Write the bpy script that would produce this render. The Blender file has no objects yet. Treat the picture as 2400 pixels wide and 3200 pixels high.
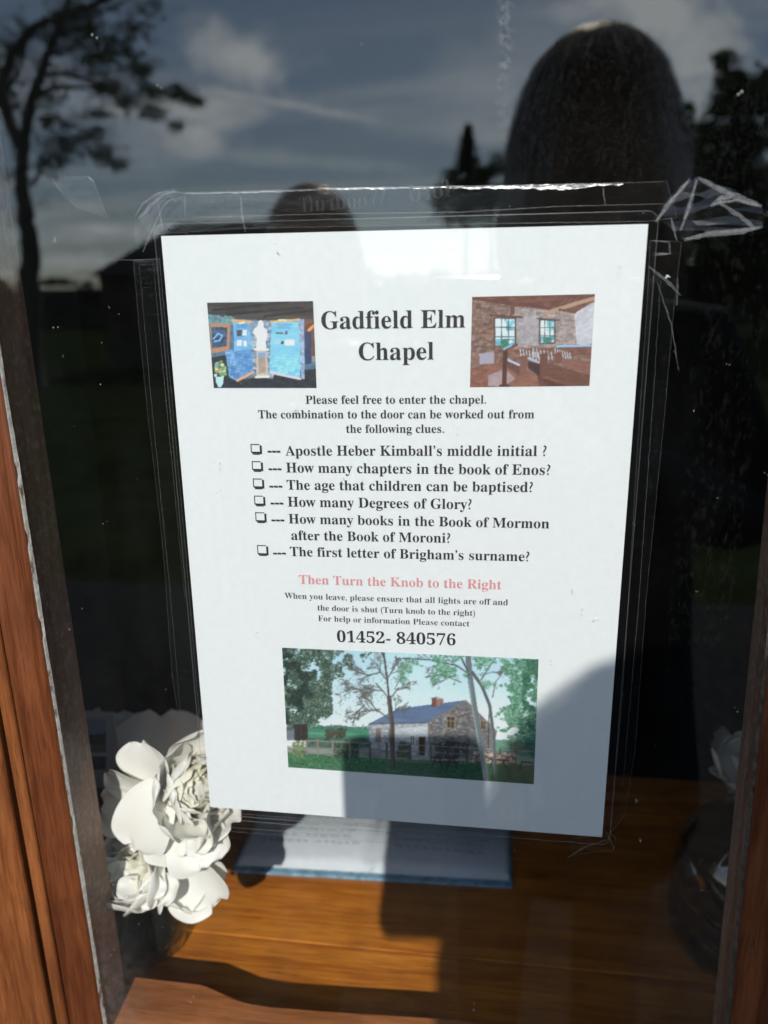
import bpy, bmesh, math, random
import numpy as np
from mathutils import Vector, Matrix, noise as mnoise
PI = math.pi
rnd = random.Random(7)
scene = bpy.context.scene
COL = scene.collection

# ------------------------------------------------------------------ camera, sky, sun, exposure
# origin: top left corner of the notice; x right along the glass, y into the building, z up; metres
CAM = Vector((0.14663, -0.34560, -0.02712))
RIGHT = Vector((0.99106, 0.13277, -0.012985))
DOWN = Vector((0.023546, -0.26990, -0.96260))
FWD = Vector((-0.13131, 0.95369, -0.27061))
cam = bpy.data.objects.new('camera', bpy.data.cameras.new('camera'))
COL.objects.link(cam)
cam.matrix_world = Matrix(((RIGHT.x, -DOWN.x, -FWD.x, CAM.x), (RIGHT.y, -DOWN.y, -FWD.y, CAM.y),
                           (RIGHT.z, -DOWN.z, -FWD.z, CAM.z), (0, 0, 0, 1)))
cam.data.sensor_fit = 'HORIZONTAL'
cam.data.sensor_width = 36
cam.data.lens = 36
cam.data.clip_start = 0.01
cam.data.clip_end = 3000
cam.data.dof.use_dof = True
cam.data.dof.focus_distance = 0.37
cam.data.dof.aperture_fstop = 9
scene.camera = cam

SUN_EL, SUN_AZ = math.radians(33.3), math.radians(-2.2)
SUN_DIR = Vector((math.sin(SUN_AZ) * math.cos(SUN_EL), math.cos(SUN_AZ) * math.cos(SUN_EL), -math.sin(SUN_EL)))
SKY_STRENGTH = 0.148
world = bpy.data.worlds.new('World')
scene.world = world
world.use_nodes = True
nt = world.node_tree
for n in list(nt.nodes): nt.nodes.remove(n)
wout = nt.nodes.new('ShaderNodeOutputWorld')
bg = nt.nodes.new('ShaderNodeBackground')
sky = nt.nodes.new('ShaderNodeTexSky')
sky.sky_type = 'NISHITA'
sky.sun_disc = False
sky.sun_elevation = SUN_EL
sky.sun_rotation = math.radians(180) + SUN_AZ
sky.air_density = 1.0
sky.dust_density = 0.15
sky.ozone_density = 2.0
tc = nt.nodes.new('ShaderNodeTexCoord')
sep = nt.nodes.new('ShaderNodeSeparateXYZ')
nt.links.new(tc.outputs['Generated'], sep.inputs[0])
addz = nt.nodes.new('ShaderNodeMath'); addz.operation = 'ADD'; addz.inputs[1].default_value = 0.12
nt.links.new(sep.outputs['Z'], addz.inputs[0])
maxz = nt.nodes.new('ShaderNodeMath'); maxz.operation = 'MAXIMUM'; maxz.inputs[1].default_value = 0.03
nt.links.new(addz.outputs[0], maxz.inputs[0])
dx = nt.nodes.new('ShaderNodeMath'); dx.operation = 'DIVIDE'
dy = nt.nodes.new('ShaderNodeMath'); dy.operation = 'DIVIDE'
nt.links.new(sep.outputs['X'], dx.inputs[0]); nt.links.new(maxz.outputs[0], dx.inputs[1])
nt.links.new(sep.outputs['Y'], dy.inputs[0]); nt.links.new(maxz.outputs[0], dy.inputs[1])
comb = nt.nodes.new('ShaderNodeCombineXYZ')
nt.links.new(dx.outputs[0], comb.inputs[0]); nt.links.new(dy.outputs[0], comb.inputs[1])
def wnoise(scale, rot, sx, sy, det, rough, lo, hi, off=(0, 0, 0), dist=0.0):
    mp = nt.nodes.new('ShaderNodeMapping')
    mp.inputs['Rotation'].default_value = (0, 0, rot)
    mp.inputs['Scale'].default_value = (sx, sy, 1)
    mp.inputs['Location'].default_value = off
    nt.links.new(comb.outputs[0], mp.inputs['Vector'])
    nz = nt.nodes.new('ShaderNodeTexNoise')
    nz.inputs['Scale'].default_value = scale
    nz.inputs['Detail'].default_value = det
    nz.inputs['Roughness'].default_value = rough
    nz.inputs['Distortion'].default_value = dist
    nt.links.new(mp.outputs[0], nz.inputs['Vector'])
    mr = nt.nodes.new('ShaderNodeMapRange')
    mr.interpolation_type = 'SMOOTHSTEP'
    mr.inputs['From Min'].default_value = lo
    mr.inputs['From Max'].default_value = hi
    nt.links.new(nz.outputs['Fac'], mr.inputs['Value'])
    return mr.outputs[0]
wisps = wnoise(1.1, 0.25, 0.5, 2.4, 5, 0.55, 0.42, 0.75, (0.3, 1.7, 0), 0.3)
puffs = wnoise(1.5, 0.0, 0.75, 1.0, 7, 0.58, 0.55, 0.72, (3.35, 0.4, 0), 0.25)
cl = nt.nodes.new('ShaderNodeMath'); cl.operation = 'MULTIPLY_ADD'
cl.inputs[1].default_value = 0.42
nt.links.new(wisps, cl.inputs[0])
pf = nt.nodes.new('ShaderNodeMath'); pf.operation = 'MULTIPLY'; pf.inputs[1].default_value = 0.75
nt.links.new(puffs, pf.inputs[0])
nt.links.new(pf.outputs[0], cl.inputs[2])
mixc = nt.nodes.new('ShaderNodeMix'); mixc.data_type = 'RGBA'
mixc.inputs[7].default_value = (14.0, 14.6, 15.0, 1)
veil = nt.nodes.new('ShaderNodeMapRange')           # thin grey cloud bank low in the sky
veil.inputs['From Min'].default_value = 0.0; veil.inputs['From Max'].default_value = 0.42
veil.inputs['To Min'].default_value = 0.42; veil.inputs['To Max'].default_value = 0.12
nt.links.new(sep.outputs['Z'], veil.inputs['Value'])
grey = nt.nodes.new('ShaderNodeMix'); grey.data_type = 'RGBA'
grey.inputs[7].default_value = (5.4, 6.0, 6.9, 1)
nt.links.new(veil.outputs[0], grey.inputs[0]); nt.links.new(sky.outputs[0], grey.inputs[6])
# single clouds: soft torn patches at fixed places of the sky, and one vapour trail
def wmath(op, a, b=None):
    n = nt.nodes.new('ShaderNodeMath'); n.operation = op
    for i, v in enumerate((a, b)):
        if v is None: continue
        if isinstance(v, (int, float)): n.inputs[i].default_value = v
        else: nt.links.new(v, n.inputs[i])
    return n.outputs[0]
fy = wmath('MAXIMUM', wmath('MULTIPLY', sep.outputs['Y'], -1.0), 0.05)
cz = nt.nodes.new('ShaderNodeCombineXYZ')
nt.links.new(wmath('DIVIDE', sep.outputs['X'], fy), cz.inputs[0]); nt.links.new(wmath('DIVIDE', sep.outputs['Z'], fy), cz.inputs[1])
def cloud(cx, czz, rx, rz, rot, amp, scale, tear):
    sb = nt.nodes.new('ShaderNodeVectorMath'); sb.operation = 'SUBTRACT'; sb.inputs[1].default_value = (cx, czz, 0)
    nt.links.new(cz.outputs[0], sb.inputs[0])
    vr = nt.nodes.new('ShaderNodeVectorRotate'); vr.rotation_type = 'Z_AXIS'; vr.inputs['Angle'].default_value = -rot
    nt.links.new(sb.outputs[0], vr.inputs['Vector'])
    ml = nt.nodes.new('ShaderNodeVectorMath'); ml.operation = 'MULTIPLY'; ml.inputs[1].default_value = (1/rx, 1/rz, 0)
    nt.links.new(vr.outputs[0], ml.inputs[0])
    ln = nt.nodes.new('ShaderNodeVectorMath'); ln.operation = 'LENGTH'; nt.links.new(ml.outputs[0], ln.inputs[0])
    nz = nt.nodes.new('ShaderNodeTexNoise'); nz.inputs['Scale'].default_value = scale; nz.inputs['Detail'].default_value = 6; nz.inputs['Roughness'].default_value = .6
    nt.links.new(cz.outputs[0], nz.inputs['Vector'])
    r_ = wmath('ADD', ln.outputs['Value'], wmath('MULTIPLY', wmath('SUBTRACT', nz.outputs['Fac'], .5), tear))
    mr = nt.nodes.new('ShaderNodeMapRange'); mr.interpolation_type = 'SMOOTHSTEP'
    mr.inputs['From Min'].default_value = 1.15; mr.inputs['From Max'].default_value = .1; mr.inputs['To Max'].default_value = amp
    nt.links.new(r_, mr.inputs['Value']); return mr.outputs[0]
tot = cl.outputs[0]
for q in ((-.315, .283, .085, .040, -.25, .75, 22, 1.9), (-.285, .270, .050, .018, -.3, .5, 30, 1.8), (.205, .262, .075, .085, .5, .95, 18, 2.1), (.16, .315, .09, .05, .2, .6, 18, 2.0), (.02, .25, .12, .07, .2, .30, 12, 2.0),
          (-.238, .222, .125, .0055, -.21, .55, 60, 1.4), (-.36, .185, .06, .018, -.1, .6, 26, 2.0), (-.22, .160, .17, .012, -.10, .32, 20, 1.8), (-.42, .20, .10, .05, 0, .35, 16, 2.2), (-.50, .085, .22, .016, .02, .45, 22, 2.0), (-.05, .19, .22, .02, -.16, .28, 16, 1.8), (-.54, .052, .1, .012, 0, .6, 30, 2)):
    tot = wmath('ADD', tot, cloud(*q))
nt.links.new(wmath('MINIMUM', tot, 1.0), mixc.inputs[0])
nt.links.new(grey.outputs[2], mixc.inputs[6])
nt.links.new(mixc.outputs[2], bg.inputs['Color'])
bg.inputs['Strength'].default_value = SKY_STRENGTH
nt.links.new(bg.outputs[0], wout.inputs['Surface'])

sun = bpy.data.objects.new('sun', bpy.data.lights.new('sun', 'SUN'))
COL.objects.link(sun)
sun.data.energy = 3.9
sun.data.angle = math.radians(0.53)
sun.data.color = (1.0, 0.965, 0.91)
sun.rotation_euler = SUN_DIR.to_track_quat('-Z', 'Y').to_euler()
sun.location = (0, -4, 5)

scene.view_settings.view_transform = 'Standard'
scene.view_settings.look = 'None'
scene.view_settings.exposure = 0.09
scene.view_settings.gamma = 1
scene.view_settings.use_curve_mapping = False
scene.render.engine = 'CYCLES'
scene.cycles.transparent_max_bounces = 48
scene.cycles.max_bounces = 10
scene.cycles.caustics_reflective = False
scene.cycles.caustics_refractive = False

# ------------------------------------------------------------------ helpers
S = 2400 / 1659.0                                   # working pixels of the 1659 wide view -> 2400 wide photograph
def ray(x, y):
    return (RIGHT * (x * S - 1200) + DOWN * (y * S - 1600) + FWD * 2400).normalized()
def on_y(x, y, Y=0.0):                              # point of the plane parallel to the glass at depth Y
    d = ray(x, y); return CAM + d * ((Y - CAM.y) / d.y)
def on_z(x, y, Z):
    d = ray(x, y); return CAM + d * ((Z - CAM.z) / d.z)
def outside(x, y, Y):                               # point Y metres outside the glass, seen mirrored in it
    q = on_y(x, y, Y); return Vector((q.x, -q.y, q.z))

def link(o, parent=None):
    COL.objects.link(o)
    if parent is not None: o.parent = parent
    return o
def empty(name, loc, label, cat, group=None):
    o = bpy.data.objects.new(name, None)
    o.empty_display_size = 0.02
    o.location = loc
    COL.objects.link(o)
    o['label'] = label; o['category'] = cat
    if group: o['group'] = group
    return o
def tag(o, label, cat, group=None):
    o['label'] = label; o['category'] = cat
    if group: o['group'] = group
    return o
def setting(o, kind='structure'):
    o['kind'] = kind
    return o
def mesh_obj(name, bm, mats, parent=None, smooth=False):
    me = bpy.data.meshes.new(name)
    bm.normal_update()
    bm.to_mesh(me); bm.free()
    if not isinstance(mats, (list, tuple)): mats = [mats]
    for m in mats: me.materials.append(m)
    if smooth:
        for p in me.polygons: p.use_smooth = True
    o = bpy.data.objects.new(name, me)
    COL.objects.link(o)
    if parent is not None:
        o.parent = parent
        # all coordinates are written in world space: undo the parent's offset
        M = parent.matrix_basis.copy()
        pp = parent.parent
        while pp is not None:
            M = pp.matrix_basis @ M; pp = pp.parent
        me.transform(M.inverted())
    return o
def box(bm, lo, hi, mat=0):
    x0, y0, z0 = lo; x1, y1, z1 = hi
    v = [bm.verts.new(p) for p in ((x0,y0,z0),(x1,y0,z0),(x1,y1,z0),(x0,y1,z0),(x0,y0,z1),(x1,y0,z1),(x1,y1,z1),(x0,y1,z1))]
    for f in ((3,2,1,0),(4,5,6,7),(0,1,5,4),(1,2,6,5),(2,3,7,6),(3,0,4,7)):
        bm.faces.new([v[i] for i in f]).material_index = mat
def bevel(bm, w, seg=2):
    bmesh.ops.bevel(bm, geom=list(bm.edges), offset=w, segments=seg, profile=0.5, affect='EDGES')
def prism(bm, pts, z0, z1, mat=0):                   # pts in xy
    a = [bm.verts.new((x, y, z0)) for x, y in pts]; b = [bm.verts.new((x, y, z1)) for x, y in pts]
    n = len(pts)
    bm.faces.new(list(reversed(a))).material_index = mat; bm.faces.new(b).material_index = mat
    for i in range(n):
        bm.faces.new((a[i], a[(i+1) % n], b[(i+1) % n], b[i])).material_index = mat
def tube(bm, pts, radii, seg=6, mat=0, closed=False, flat=None):
    pts = [Vector(p) for p in pts]
    if not isinstance(radii, (list, tuple)): radii = [radii] * len(pts)
    n = len(pts); rings = []
    for i, p in enumerate(pts):
        a = pts[(i-1) % n] if (closed or i > 0) else p
        b = pts[(i+1) % n] if (closed or i < n-1) else p
        t = (b - a)
        t = t.normalized() if t.length > 1e-9 else Vector((0, 0, 1))
        u = t.cross(Vector((0, 1, 0)))
        if u.length < 1e-3: u = t.cross(Vector((1, 0, 0)))
        u.normalize(); w = u.cross(t).normalized()
        k = 1.0 if flat is None else flat
        rings.append([bm.verts.new(p + (u * math.cos(2*PI*j/seg) + w * k * math.sin(2*PI*j/seg)) * radii[i]) for j in range(seg)])
    m = n if closed else n - 1
    for i in range(m):
        A, B = rings[i], rings[(i+1) % n]
        for j in range(seg):
            f = bm.faces.new((A[j], A[(j+1) % seg], B[(j+1) % seg], B[j])); f.smooth = True; f.material_index = mat
    if not closed:
        for R_ in (rings[0], rings[-1]):
            try:
                f = bm.faces.new(R_); f.material_index = mat
            except ValueError: pass
def lathe(bm, prof, c, seg=48, mat=0):
    rings = []
    for r, z in prof:
        rings.append([bm.verts.new((c[0] + r*math.cos(2*PI*j/seg), c[1] + r*math.sin(2*PI*j/seg), z)) for j in range(seg)])
    for A, B in zip(rings, rings[1:]):
        for j in range(seg):
            f = bm.faces.new((A[j], A[(j+1) % seg], B[(j+1) % seg], B[j])); f.smooth = True; f.material_index = mat

# ------------------------------------------------------------------ materials
class N:
    def __init__(s, name):
        s.m = bpy.data.materials.new(name); s.m.use_nodes = True
        s.t = s.m.node_tree
        for n in list(s.t.nodes): s.t.nodes.remove(n)
        s.out = s.t.nodes.new('ShaderNodeOutputMaterial')
    def n(s, typ, **kw):
        n = s.t.nodes.new(typ)
        for k, v in kw.items():
            if k.startswith('i_'):
                key = k[2:]
                key = int(key) if key.isdigit() else key.replace('_', ' ')
                n.inputs[key].default_value = v
            else: setattr(n, k, v)
        return n
    def l(s, a, b): s.t.links.new(a, b)
    def surf(s, sh): s.l(sh, s.out.inputs['Surface'])
    def math(s, op, a, b=None, c=None):
        n = s.n('ShaderNodeMath', operation=op)
        for i, v in enumerate((a, b, c)):
            if v is None: continue
            if isinstance(v, (int, float)): n.inputs[i].default_value = v
            else: s.l(v, n.inputs[i])
        return n.outputs[0]
    def coord(s, scale=(1, 1, 1), rot=(0, 0, 0), loc=(0, 0, 0), kind='Object'):
        tc = s.n('ShaderNodeTexCoord'); mp = s.n('ShaderNodeMapping')
        mp.inputs['Scale'].default_value = scale; mp.inputs['Rotation'].default_value = rot; mp.inputs['Location'].default_value = loc
        s.l(tc.outputs[kind], mp.inputs[0]); return mp.outputs[0]
    def noise(s, vec, scale=1, det=4, rough=.5, dist=0):
        n = s.n('ShaderNodeTexNoise'); n.inputs['Scale'].default_value = scale; n.inputs['Detail'].default_value = det
        n.inputs['Roughness'].default_value = rough; n.inputs['Distortion'].default_value = dist
        if vec is not None: s.l(vec, n.inputs['Vector'])
        return n.outputs['Fac']
    def rng(s, v, a, b, c=0.0, d=1.0, smooth=True):
        n = s.n('ShaderNodeMapRange'); n.interpolation_type = 'SMOOTHSTEP' if smooth else 'LINEAR'
        n.inputs['From Min'].default_value = a; n.inputs['From Max'].default_value = b
        n.inputs['To Min'].default_value = c; n.inputs['To Max'].default_value = d
        s.l(v, n.inputs['Value']); return n.outputs[0]
    def mixc(s, f, a, b):
        n = s.n('ShaderNodeMix', data_type='RGBA')
        for key, v in ((0, f), (6, a), (7, b)):
            if isinstance(v, tuple): n.inputs[key].default_value = (*v, 1) if len(v) == 3 else v
            elif isinstance(v, (int, float)): n.inputs[key].default_value = v
            else: s.l(v, n.inputs[key])
        return n.outputs[2]
    def bump(s, h, strength=.3, dist=.001):
        n = s.n('ShaderNodeBump'); n.inputs['Strength'].default_value = strength; n.inputs['Distance'].default_value = dist
        s.l(h, n.inputs['Height']); return n.outputs[0]
    def pbr(s, col, rough=.5, normal=None, **kw):
        b = s.n('ShaderNodeBsdfPrincipled')
        if isinstance(col, tuple): b.inputs['Base Color'].default_value = (*col, 1)
        else: s.l(col, b.inputs['Base Color'])
        if isinstance(rough, (int, float)): b.inputs['Roughness'].default_value = rough
        else: s.l(rough, b.inputs['Roughness'])
        if normal is not None: s.l(normal, b.inputs['Normal'])
        for k, v in kw.items(): b.inputs[k.replace('_', ' ')].default_value = v
        return b.outputs[0]
    def mixs(s, f, a, b):
        n = s.n('ShaderNodeMixShader')
        if isinstance(f, (int, float)): n.inputs[0].default_value = f
        else: s.l(f, n.inputs[0])
        s.l(a, n.inputs[1]); s.l(b, n.inputs[2]); return n.outputs[0]
    def schlick(s, f0=.04, normal=None, k=1.0):
        g = s.n('ShaderNodeNewGeometry')
        dp = s.n('ShaderNodeVectorMath', operation='DOT_PRODUCT')
        s.l(g.outputs['Incoming'], dp.inputs[0])
        s.l(g.outputs['Normal'] if normal is None else normal, dp.inputs[1])
        c = s.math('ABSOLUTE', dp.outputs['Value'])
        p = s.math('POWER', s.math('SUBTRACT', 1.0, c), 5.0)
        return s.math('MULTIPLY_ADD', p, 1 - f0, f0)

def simple(name, col, rough=.6, var=.25, scale=40, bump=0.0, **kw):
    k = N(name)
    nz = k.noise(k.coord(), scale, 5, .6)
    c = k.mixc(k.rng(nz, .3, .7), tuple(x * (1 - var) for x in col), tuple(min(1, x * (1 + var)) for x in col))
    nm = k.bump(nz, bump, .002) if bump else None
    k.surf(k.pbr(c, rough, nm, **kw))
    return k.m
def wood(name, dark, light, axis='z', rough=.42, pores=1.0, scale=1.0, bump=.25, dusty=0.0):
    k = N(name)
    st = {'z': (1, 1, .055), 'x': (.055, 1, 1), 'y': (1, .055, 1)}[axis]
    v = k.coord(tuple(a * scale for a in st))
    broad = k.noise(v, 70, 3, .5, .6)
    fine = k.noise(v, 420, 4, .6, .2)
    st2 = {'z': (1, 1, .04), 'x': (.04, 1, 1), 'y': (1, .04, 1)}[axis]
    v2 = k.coord(tuple(a * scale for a in st2), loc=(.3, .2, .1))
    pore = k.rng(k.noise(v2, 900, 2, .5), .60, .70)
    big = k.noise(k.coord(), 14, 3, .6)
    t = k.math('MULTIPLY_ADD', fine, .45, k.math('MULTIPLY', broad, .6))
    c = k.mixc(k.rng(t, .36, .68), dark, light)
    c = k.mixc(k.rng(big, .35, .7, 0, .45), c, tuple(x * .62 for x in dark))
    c = k.mixc(k.math('MULTIPLY', pore, .6 * pores), c, tuple(x * .3 for x in dark))
    if dusty:
        dn = k.noise(k.coord(), 220, 5, .7)
        c = k.mixc(k.rng(dn, .45, .75, 0, dusty), c, (.42, .37, .33))
    h = k.math('SUBTRACT', k.math('MULTIPLY', fine, .6), pore)
    k.surf(k.pbr(c, k.rng(broad, .3, .7, rough - .07, rough + .1), k.bump(h, bump, .0006)))
    return k.m

M = {}
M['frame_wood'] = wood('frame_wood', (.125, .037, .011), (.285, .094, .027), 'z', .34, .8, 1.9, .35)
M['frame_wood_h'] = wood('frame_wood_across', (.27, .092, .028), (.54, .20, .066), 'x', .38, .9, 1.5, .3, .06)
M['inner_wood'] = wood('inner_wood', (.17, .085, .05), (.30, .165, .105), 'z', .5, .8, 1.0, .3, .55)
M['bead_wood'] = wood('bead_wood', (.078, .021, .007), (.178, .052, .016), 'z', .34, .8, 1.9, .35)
M['sill_wood'] = wood('sill_wood', (.38, .105, .010), (.72, .26, .032), 'x', .26, 1.1, 1.0, .16, .05)
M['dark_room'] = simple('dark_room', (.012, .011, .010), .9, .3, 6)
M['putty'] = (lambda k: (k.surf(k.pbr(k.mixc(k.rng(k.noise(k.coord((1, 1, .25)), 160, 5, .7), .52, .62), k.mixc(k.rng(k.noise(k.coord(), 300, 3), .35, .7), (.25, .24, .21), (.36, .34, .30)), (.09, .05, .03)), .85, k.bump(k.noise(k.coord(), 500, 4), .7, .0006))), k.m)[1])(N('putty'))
M['putty_shaded'] = simple('shaded_putty', (.07, .055, .04), .9, .6, 220)  # right-hand putty: its shade is put into a darker colour
M['gap'] = simple('dark_gap', (.02, .014, .01), .95, .4, 300)  # near-black filling of the frame groove and the rebate

# --- clear glass with dried dirt, drips and specks that lie on it
def make_glass():
    k = N('window_glass')
    gl = k.n('ShaderNodeBsdfGlossy', i_Roughness=0.0)
    gl.inputs['Color'].default_value = (.97, 1, 1, 1)
    tr = k.n('ShaderNodeBsdfTransparent'); tr.inputs['Color'].default_value = (.982, .986, .986, 1)
    base = k.mixs(k.schlick(.053), tr.outputs[0], gl.outputs[0])
    tcx = k.n('ShaderNodeNewGeometry'); sp = k.n('ShaderNodeSeparateXYZ'); k.l(tcx.outputs['Position'], sp.inputs[0])
    X, Z = sp.outputs['X'], sp.outputs['Z']
    # dried rain marks on the right half, running down
    v = k.coord((1, 1, .22))
    drip = k.rng(k.noise(k.coord((1, 1, .45)), 420, 5, .66, .3), .52, .68)
    col = k.rng(k.noise(k.coord((1, 1, .02)), 85, 2, .5), .45, .62)
    blot = k.rng(k.noise(k.coord((1, 1, .8)), 520, 5, .66, .8), .50, .68)
    right = k.math('MULTIPLY', k.rng(X, .145, .185), k.rng(Z, -.335, -.20))
    upper = k.math('MULTIPLY', k.rng(X, .14, .16), k.rng(Z, -.01, .03))
    d1 = k.math('MULTIPLY', k.math('MULTIPLY', drip, col), k.math('MULTIPLY', right, .0075))
    d2 = k.math('MULTIPLY', blot, k.math('MULTIPLY', upper, .008))
    # a pale run of droplets
    runx = k.math('MULTIPLY', k.rng(X, .1455, .1490), k.rng(X, .1545, .1505))
    run = k.math('MULTIPLY', k.math('MULTIPLY', runx, k.rng(Z, .020, .075)), k.rng(k.noise(k.coord((.6, 1, .8)), 640, 4, .6), .50, .60))
    d3 = k.math('MULTIPLY', run, .10)
    # specks
    vo = k.n('ShaderNodeTexVoronoi', feature='F1'); vo.inputs['Scale'].default_value = 150
    k.l(k.coord((1, .0, 1)), vo.inputs['Vector'])
    sc_ = k.n('ShaderNodeSeparateColor'); k.l(vo.outputs['Color'], sc_.inputs[0])
    rad = k.rng(sc_.outputs['Red'], .86, 1.0, 0, .16, False)
    spk = k.math('LESS_THAN', vo.outputs['Distance'], k.math('MULTIPLY', rad, k.rng(sc_.outputs['Green'], .3, 1.0, .15, .8, False)))
    d4 = k.math('MULTIPLY', spk, .28)
    # wiped smear and general film
    haze = k.rng(k.noise(k.coord((1, 1, .35), (0, .5, 0)), 26, 6, .65), .42, .8, .0004, .0045)
    corner = k.math('MULTIPLY', k.math('MULTIPLY', k.rng(X, -.035, -.085), k.rng(Z, -.33, -.46)), k.rng(k.noise(k.coord(), 140, 6, .7), .35, .75, .01, .09))
    s1 = k.math('ADD', k.math('ADD', d1, d2), k.math('ADD', d3, d4))
    s2 = k.math('ADD', s1, k.math('ADD', haze, corner))
    dif = k.n('ShaderNodeBsdfDiffuse'); dif.inputs['Color'].default_value = (.72, .73, .70, 1)
    tl = k.n('ShaderNodeBsdfTranslucent'); tl.inputs['Color'].default_value = (.72, .73, .70, 1)
    k.surf(k.mixs(k.math('MINIMUM', s2, .9), base, k.mixs(.35, dif.outputs[0], tl.outputs[0])))
    return k.m
M['glass'] = make_glass()

def film(name, f0, rough, haze, bump=0.0, bscale=60, tint=(.988, .989, .989), stretch=(1, 1, 1), streak=0.0):
    k = N(name)
    gl = k.n('ShaderNodeBsdfGlossy', i_Roughness=rough)
    if bump:
        k.l(k.bump(k.noise(k.coord(stretch), bscale, 4, .6), bump, .001), gl.inputs['Normal'])
    tr = k.n('ShaderNodeBsdfTransparent'); tr.inputs['Color'].default_value = (*tint, 1)
    b = k.mixs(k.schlick(f0), tr.outputs[0], gl.outputs[0])
    dif = k.n('ShaderNodeBsdfDiffuse'); dif.inputs['Color'].default_value = (.8, .8, .78, 1)
    hz = k.rng(k.noise(k.coord((.08, 1, 1)), 900, 3, .6), .5, .72, haze, haze + streak) if streak else None
    k.surf(k.mixs(hz if streak else haze, b, dif.outputs[0]))
    return k.m
M['laminate'] = film('laminate_film', .02, .04, .006, .08, 25)
M['laminate_edge'] = film('laminate_edge', .05, .3, .04)
M['tape'] = film('clear_tape', .04, .10, .003, .35, 90, stretch=(.4, 1, 1), streak=.005)
M['tape_edge'] = film('tape_cut_edge', .035, .35, .022)
M['tape_crease'] = film('tape_crease', .045, .40, .024, .5, 500)
M['tape_lip'] = film('lifted_tape_lip', .16, .28, .10, .9, 260, stretch=(.2, 1, 1), streak=.3)

def paper_mat():
    k = N('notice_paper')
    nz = k.noise(k.coord(), 260, 6, .65)
    c = k.mixc(k.rng(nz, .3, .7), (.80, .827, .812), (.84, .862, .846))
    vo = k.n('ShaderNodeTexVoronoi', feature='F1'); vo.inputs['Scale'].default_value = 120
    k.l(k.coord((1, 0, 1)), vo.inputs['Vector'])
    sc_ = k.n('ShaderNodeSeparateColor'); k.l(vo.outputs['Color'], sc_.inputs[0])
    rad = k.rng(sc_.outputs['Red'], .93, 1.0, 0, .07, False)
    spk = k.math('LESS_THAN', vo.outputs['Distance'], rad)
    c = k.mixc(k.math('MULTIPLY', spk, .5), c, (.35, .34, .30))
    k.surf(k.pbr(c, .6, k.bump(nz, .05, .0005)))
    return k.m
M['paper'] = paper_mat()
M['ink'] = simple('black_ink', (.020, .021, .022), .5, .2, 400)
M['ink_red'] = simple('faded_red_ink', (.72, .30, .31), .55, .08, 400)
M['ghost_ink'] = (lambda k: (k.surf(k.mixs(.45, k.n('ShaderNodeBsdfTransparent').outputs[0], k.pbr((.030, .031, .033), .5))), k.m)[1])(N('dark_lettering'))

def print_mat():
    k = N('inkjet_print')
    at = k.n('ShaderNodeVertexColor'); at.layer_name = 'Col'
    k.surf(k.pbr(at.outputs['Color'], .5))
    return k.m
M['print'] = print_mat()

def petal_mat(name, a, b):
    k = N(name)
    nz = k.noise(k.coord((1, 1, 1)), 70, 4, .6)
    c = k.mixc(k.rng(nz, .3, .7), a, b)
    veins = k.noise(k.coord((1, 1, 1)), 420, 3, .6)
    p = k.pbr(c, .55, k.bump(veins, .18, .0008))
    tl = k.n('ShaderNodeBsdfTranslucent'); tl.inputs['Color'].default_value = (*[min(.99, x*w) for x, w in zip(b, (1.05, 1.02, .90))], 1)
    k.surf(k.mixs(.24, p, tl.outputs[0]))
    return k.m
M['petal'] = petal_mat('white_petal', (.955, .935, .86), (.97, .96, .925))
M['petal_cream'] = petal_mat('cream_petal', (.95, .925, .78), (.96, .945, .85))
M['leaf'] = petal_mat('flower_leaf', (.035, .055, .018), (.06, .09, .03))
def vase_mat():
    k = N('vase_glass')
    g = k.n('ShaderNodeBsdfGlossy', i_Roughness=.03)
    tr = k.n('ShaderNodeBsdfTransparent'); tr.inputs['Color'].default_value = (.80, .83, .80, 1)
    dif = k.n('ShaderNodeBsdfDiffuse'); dif.inputs['Color'].default_value = (.5, .5, .46, 1)
    k.surf(k.mixs(.02, k.mixs(k.schlick(.05), tr.outputs[0], g.outputs[0]), dif.outputs[0]))
    return k.m
M['vase'] = vase_mat()
def jar_mat():
    k = N('dark_jar_glass')
    g = k.n('ShaderNodeBsdfGlossy', i_Roughness=.02)
    tr = k.n('ShaderNodeBsdfTransparent'); tr.inputs['Color'].default_value = (.62, .68, .74, 1)
    k.surf(k.mixs(k.schlick(.11), tr.outputs[0], g.outputs[0]))
    return k.m
M['jar'] = jar_mat()
M['page'] = simple('book_page', (.58, .63, .66), .7, .04, 120)
M['cover'] = simple('pale_blue_cover', (.20, .36, .47), .5, .35, 160)
M['pencil'] = simple('grey_handwriting', (.25, .28, .31), .7, .1, 300)
M['card'] = simple('white_card', (.55, .57, .60), .5, .05, 80)
M['bark'] = simple('bark', (.05, .04, .03), .9, .4, 9, .6)
M['foliage'] = (lambda k: (k.surf(k.mixs(.3, k.pbr(k.mixc(k.rng(k.noise(k.coord(), 2.5, 3), .35, .65), (.028, .045, .016), (.06, .085, .03)), .6), (lambda t: t.outputs[0])(k.n('ShaderNodeBsdfTranslucent', i_Color=(.05, .08, .02, 1))))), k.m)[1])(N('foliage'))
M['lawn'] = simple('lawn', (.030, .042, .016), .9, .3, 3, .4, Specular_IOR_Level=0.0)
M['gravel'] = simple('tarmac', (.040, .038, .037), .95, .35, 30, .5, Specular_IOR_Level=0.05)
M['roof'] = simple('barn_roof', (.035, .030, .028), .8, .3, 4, .3)
M['barn_wall'] = simple('barn_wall', (.07, .055, .045), .9, .3, 3, .3)
M['skin'] = simple('skin', (.46, .26, .19), .5, .1, 30)
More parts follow.
